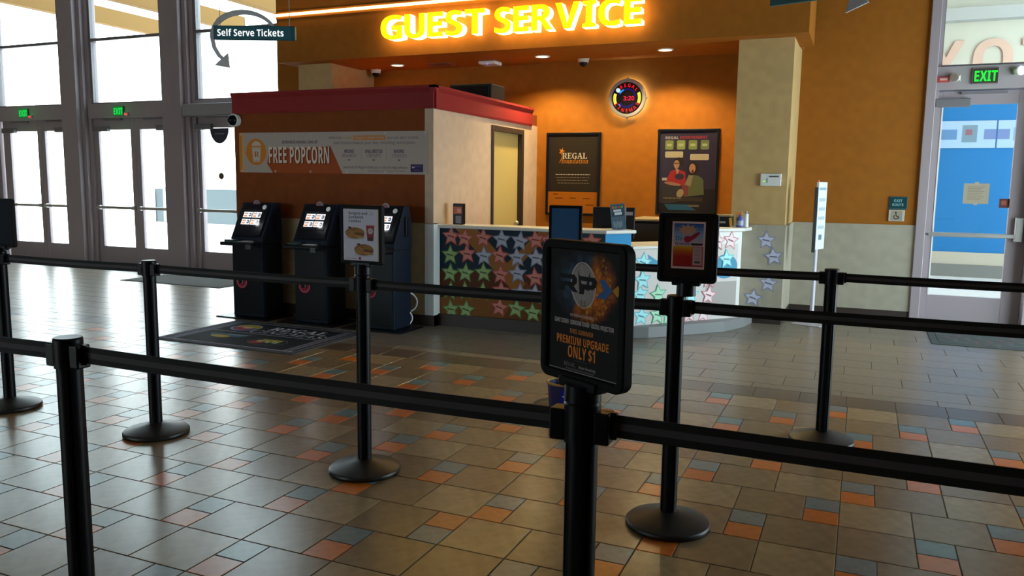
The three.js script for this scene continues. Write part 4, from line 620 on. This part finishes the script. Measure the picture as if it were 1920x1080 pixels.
{
  const s = postSign(P2[3] + 0.04, Z2, 0.02, 1.09, 1.385, 0.25, 0.018, 'black sign holding a taped red and yellow flyer, before the counter');
  part('window', plane(0.214, 0.26, 0, s.c, 0.0042), M(0.01, 0.01, 0.012, 0.15), s.g);
  part('flyer', box(-0.067, 0.072, s.c - 0.088, s.c + 0.112, 0.0044, 0.005), [mat.white, mat.white, mat.white, mat.white, printMat(360, 560, (x, w, h) => {
    x.fillStyle = '#e4b8b8'; x.fillRect(0, 0, w, h); const g = x.createLinearGradient(0, 20, 0, 260); g.addColorStop(0, '#2a4c90'); g.addColorStop(0.5, '#8098c0'); g.addColorStop(1, '#c0a0a4'); x.fillStyle = g; x.fillRect(20, 22, 320, 240);
    x.fillStyle = '#c89070'; x.beginPath(); for (let i = 0; i < 20; i++) { const a = i * Math.PI / 10, r = i % 2 ? 62 : 104; x.lineTo(170 + r * Math.sin(a) * 1.15, 100 - r * Math.cos(a) * 0.7); } x.fill(); x.fillStyle = '#9c2830'; x.beginPath(); x.ellipse(230, 180, 90, 24, -0.7, 0, 7); x.fill(); x.fillStyle = '#b01c30'; x.beginPath(); x.arc(170, 208, 40, 0, 7); x.fill();
    txt(x, 'Dr', 76, 200, 76, '#2c7c98', { width: 84 }); txt(x, 'SUMMER', 130, 268, 46, '#24406c', { width: 200 }); x.fillStyle = '#382c2c'; x.fillRect(220, 254, 116, 26);
    const g2 = x.createLinearGradient(0, 290, 0, 420); g2.addColorStop(0, '#d0a010'); g2.addColorStop(0.45, '#c05a14'); g2.addColorStop(1, '#a01c18'); x.fillStyle = g2; x.fillRect(16, 290, 212, 240); x.fillStyle = '#b8585a'; x.fillRect(228, 290, 116, 240); x.fillStyle = '#c0989a'; x.beginPath(); x.roundRect(234, 300, 94, 210, 12); x.fill(); x.fillStyle = '#8c6c70'; for (let i = 0; i < 9; i++) x.fillRect(246, 316 + i * 16, 68, 5); x.fillStyle = '#40383a'; x.fillRect(252, 466, 60, 24); x.fillStyle = '#881c1c'; x.fillRect(16, 522, 330, 12);
  }, 0.5), mat.white], s.g);
  postSign(P3[0] + 0.01, Z3, 0.12, 1.1, 1.362, 0.22, 0.01, 'far sign with plain blue face before the framed foundation poster');
  const b = scene.children[scene.children.length - 1]; part('blue_sheet', box(-0.098, 0.098, 1.119 - 1.034, 1.343 - 1.034, 0.0035, 0.012), matte(0.03, 0.115, 0.30, 0.5, 0.5), b);
  const l = postSign(P2[0] + 0.02, Z2, 0.05, 1.055, 1.365, 0.25, 0.02, 'black sign cut off by the left edge of the photo'); part('poster', plane(0.215, 0.27, 0, l.c, 0.0042), matte(0.008, 0.011, 0.02, 0.6, 0.2), l.g);
}
{ // bucket at the foot of the hidden far post
  const g = thing('popcorn_bucket', 'blue bucket with a yellow rim at the foot of the far post', 'bucket', [P3[0] + 0.085, 0.055, Z3 + 0.165]);
  part('side', new THREE.LatheGeometry([[0.075, 0], [0.098, 0.0], [0.112, 0.17], [0.108, 0.17], [0.094, 0.006], [0, 0.006]].map(([a, b]) => new THREE.Vector2(a, b)), 36), M(0.018, 0.02, 0.11, 0.4), g);
  part('rim', new THREE.TorusGeometry(0.111, 0.008, 8, 40).rotateX(Math.PI / 2).translate(0, 0.172, 0), M(0.45, 0.26, 0.03, 0.45), g);
  part('logo_panel', new THREE.CylinderGeometry(0.112, 0.1005, 0.12, 12, 1, true, 0.1, 0.8).translate(0, 0.08, 0), printMat(128, 128, (x) => { x.fillStyle = '#2c30a8'; x.fillRect(0, 0, 128, 128); x.fillStyle = '#e8f4ff'; x.beginPath(); x.moveTo(10, 40); x.lineTo(110, 20); x.lineTo(60, 60); x.fill(); x.fillRect(40, 80, 60, 26); }, 0.4), g);
}

// ---------------------------------------------------------------- hanging signs
function hangingSign(pos, turn, label, text, ceil) {
  const g = thing('hanging_sign', label, 'sign', pos, turn);
  part('panel', rbox(-0.33, 0.33, -0.055, 0.055, -0.02, 0.02, 0.006), M(0.012, 0.085, 0.10, 0.45), g);
  if (text) part('lettering', plane(0.62, 0.095, -0.01, 0, 0.0215), new THREE.MeshStandardMaterial({ color: 0x0a3038, emissive: 0xffffff, emissiveIntensity: 1.1, roughness: 0.5, emissiveMap: canvasTex(620, 95, (x) => { x.fillStyle = '#04262c'; x.fillRect(0, 0, 620, 95); txt(x, text, 290, 48, 74, '#ffffff', { width: 540 }); }) }), g);
  for (const s of [-0.28, 0.28]) part('hanger', cyl(0.003, 0.003, ceil - 0.05, s, 0.055 + (ceil - 0.05) / 2, 0, 8), mat.grey, g);
  return g;
}
const hs = hangingSign([-4.585, 2.675, -5.33], 0.40, 'teal hanging sign reading Self Serve Tickets with a curved grey arrow', 'Self Serve Tickets', H - 2.675);
{ // curved arrow on the sign: a flat ribbon with thickness, over the top and down the left
  const pts = []; for (let i = 0; i <= 30; i++) { const a = 0.42 + (Math.PI * 1.06 - 0.42) * i / 30; pts.push([-0.10 + Math.cos(a) * 0.26, -0.02 + Math.sin(a) * 0.19]); }
  pts.push([-0.345, -0.11], [-0.31, -0.17], [-0.27, -0.205]);
  const wd = (i) => 0.022 + 0.012 * Math.min(1, i / 14) * (i < 22 ? 1 : 0.3), L = [], Rr = [];
  pts.forEach((p, i) => { const a = pts[Math.max(0, i - 1)], b = pts[Math.min(pts.length - 1, i + 1)], dx = b[0] - a[0], dy = b[1] - a[1], m = Math.hypot(dx, dy), w = wd(i) * 0.6; L.push([p[0] - dy / m * w, p[1] + dx / m * w]); Rr.push([p[0] + dy / m * w, p[1] - dx / m * w]); });
  part('arrow', [extr(poly([...L, ...Rr.reverse()]), 0.02).translate(0, 0, -0.045), extr(poly([[-0.345, -0.25], [-0.235, -0.155], [-0.225, -0.27]]), 0.024).translate(0, 0, -0.047)], M(0.5, 0.47, 0.5, 0.4), hs);
}
{
  const g = hangingSign([-0.49, 3.035, -7.1], -0.3, 'teal hanging sign cut off by the top edge, with arrow tip', '', H - 3.035);
  part('arrow', extr(poly([[0.33, 0.4], [0.38, 0.4], [0.37, 0.05], [0.42, 0.0], [0.25, -0.06], [0.29, 0.1], [0.32, 0.1]]), 0.02).translate(0.05, -0.13, 0.03), M(0.42, 0.42, 0.45, 0.35), g);
}

// ---------------------------------------------------------------- outside
struct('pavement', box(-70, 30, -0.3, -0.02, -70, ZW - 0.3), mat.plaza);
{
  const beams = [-16.3, -14.0, -11.7];
  beams.forEach((x, i) => { const g = thing('canopy_beam', `tan wooden canopy beam outside the tall windows, ${['leftmost', 'middle', 'rightmost'][i]} of three`, 'beam', [x, 5.02, ZW - 0.4], 0, 'wooden beams outside the tall windows'); part('timber', rbox(-0.11, 0.11, 0, 0.36, -5.2, 0, 0.01), mat.wood, g); part('end_cap', rbox(-0.12, 0.12, -0.01, 0.37, -5.24, -5.2, 0.005), mat.grey, g); });
  const b = thing('pale_outbuilding', 'pale building with grey lower wall across the plaza outside the glass doors', 'building', [-20, 0, -19.5]);
  part('wall', box(-8, 14, 1.2, 4.4, -3, 0), M(0.7, 0.7, 0.7, 0.8), b); part('lower_wall', box(-1.0, 14, 0.12, 1.2, -3, 0.02), matte(0.032, 0.044, 0.05, 0.9, 0.2), b); part('curb', box(-1.0, 14, -0.02, 0.12, 0.02, 0.3), M(0.7, 0.7, 0.7, 0.8), b); part('pillar', box(-2.2, -1.0, -0.02, 1.2, -0.4, 0.2), M(0.6, 0.6, 0.6, 0.8), b); part('dark_panel', box(-0.6, 0.2, 0.0, 1.25, 0.02, 0.08), M(0.07, 0.08, 0.08, 0.7), b); part('roof', box(-8.3, 14.3, 4.4, 4.5, -3.2, 0.2), mat.white, b);
}
{ // passage beyond the right exit, covered by an added unseen roof
  const b = thing('blue_fronted_building', 'building with bright blue front and pale upper wall beyond the exit door', 'building', [1.6, 0, -16]);
  part('blue_wall', box(-5, 6, 0.41, 3.35, -1, 0), matte(0.018, 0.165, 0.41, 0.6, 0.4), b); part('plinth', box(-5, 6, 0.2, 0.41, -1, 0.03), M(0.42, 0.40, 0.32, 0.7), b); part('kerb', box(-5, 6, -0.02, 0.2, -1, 0.06), M(0.16, 0.17, 0.16, 0.7), b); part('upper_wall', box(-5, 6, 3.35, 5.64, -1, 0.0), M(0.55, 0.57, 0.48, 0.7), b); part('ledge', box(-5, 6, 4.3, 4.5, 0, 0.25), M(0.4, 0.43, 0.42, 0.7), b);
  const w = part('banner', box(-0.62, 1.0, 2.2, 2.66, 0, 0.02), [mat.white, mat.white, mat.white, mat.white, printMat(640, 190, (x, ww, h) => { x.fillStyle = '#9ab8dc'; x.fillRect(0, 0, ww, h); x.fillStyle = '#5c84b0'; x.fillRect(20, 60, 150, 70); x.fillStyle = '#708a9c'; x.fillRect(200, 30, 90, 120); x.fillStyle = '#6a80b0'; x.fillRect(330, 60, 150, 70); x.fillStyle = '#88606c'; x.fillRect(220, 60, 40, 40); x.fillStyle = '#3c6490'; x.fillRect(400, 0, 10, h); x.fillStyle = '#7a98bc'; x.fillRect(500, 50, 110, 90); }, 0.6), mat.white], b);
  for (const [ch, x] of [['Y', -0.72], ['O', -0.1], ['T', 0.64]]) part('wall_letter', flat(ch, 0.66, 0.04).translate(x, 3.34, 0.01), M(0.6, 0.42, 0.33, 0.6), b);
  struct('trim_' + ++nTrim, [box(-4.2, 8.5, 5.66, 5.8, -17, ZW + 0.1), box(7.6, 7.8, -0.02, 5.66, -17, ZW - 0.32)], mat.white);  // unseen roof and side wall, added to dim the light on the blue front
}

renderer.render(scene, camera);
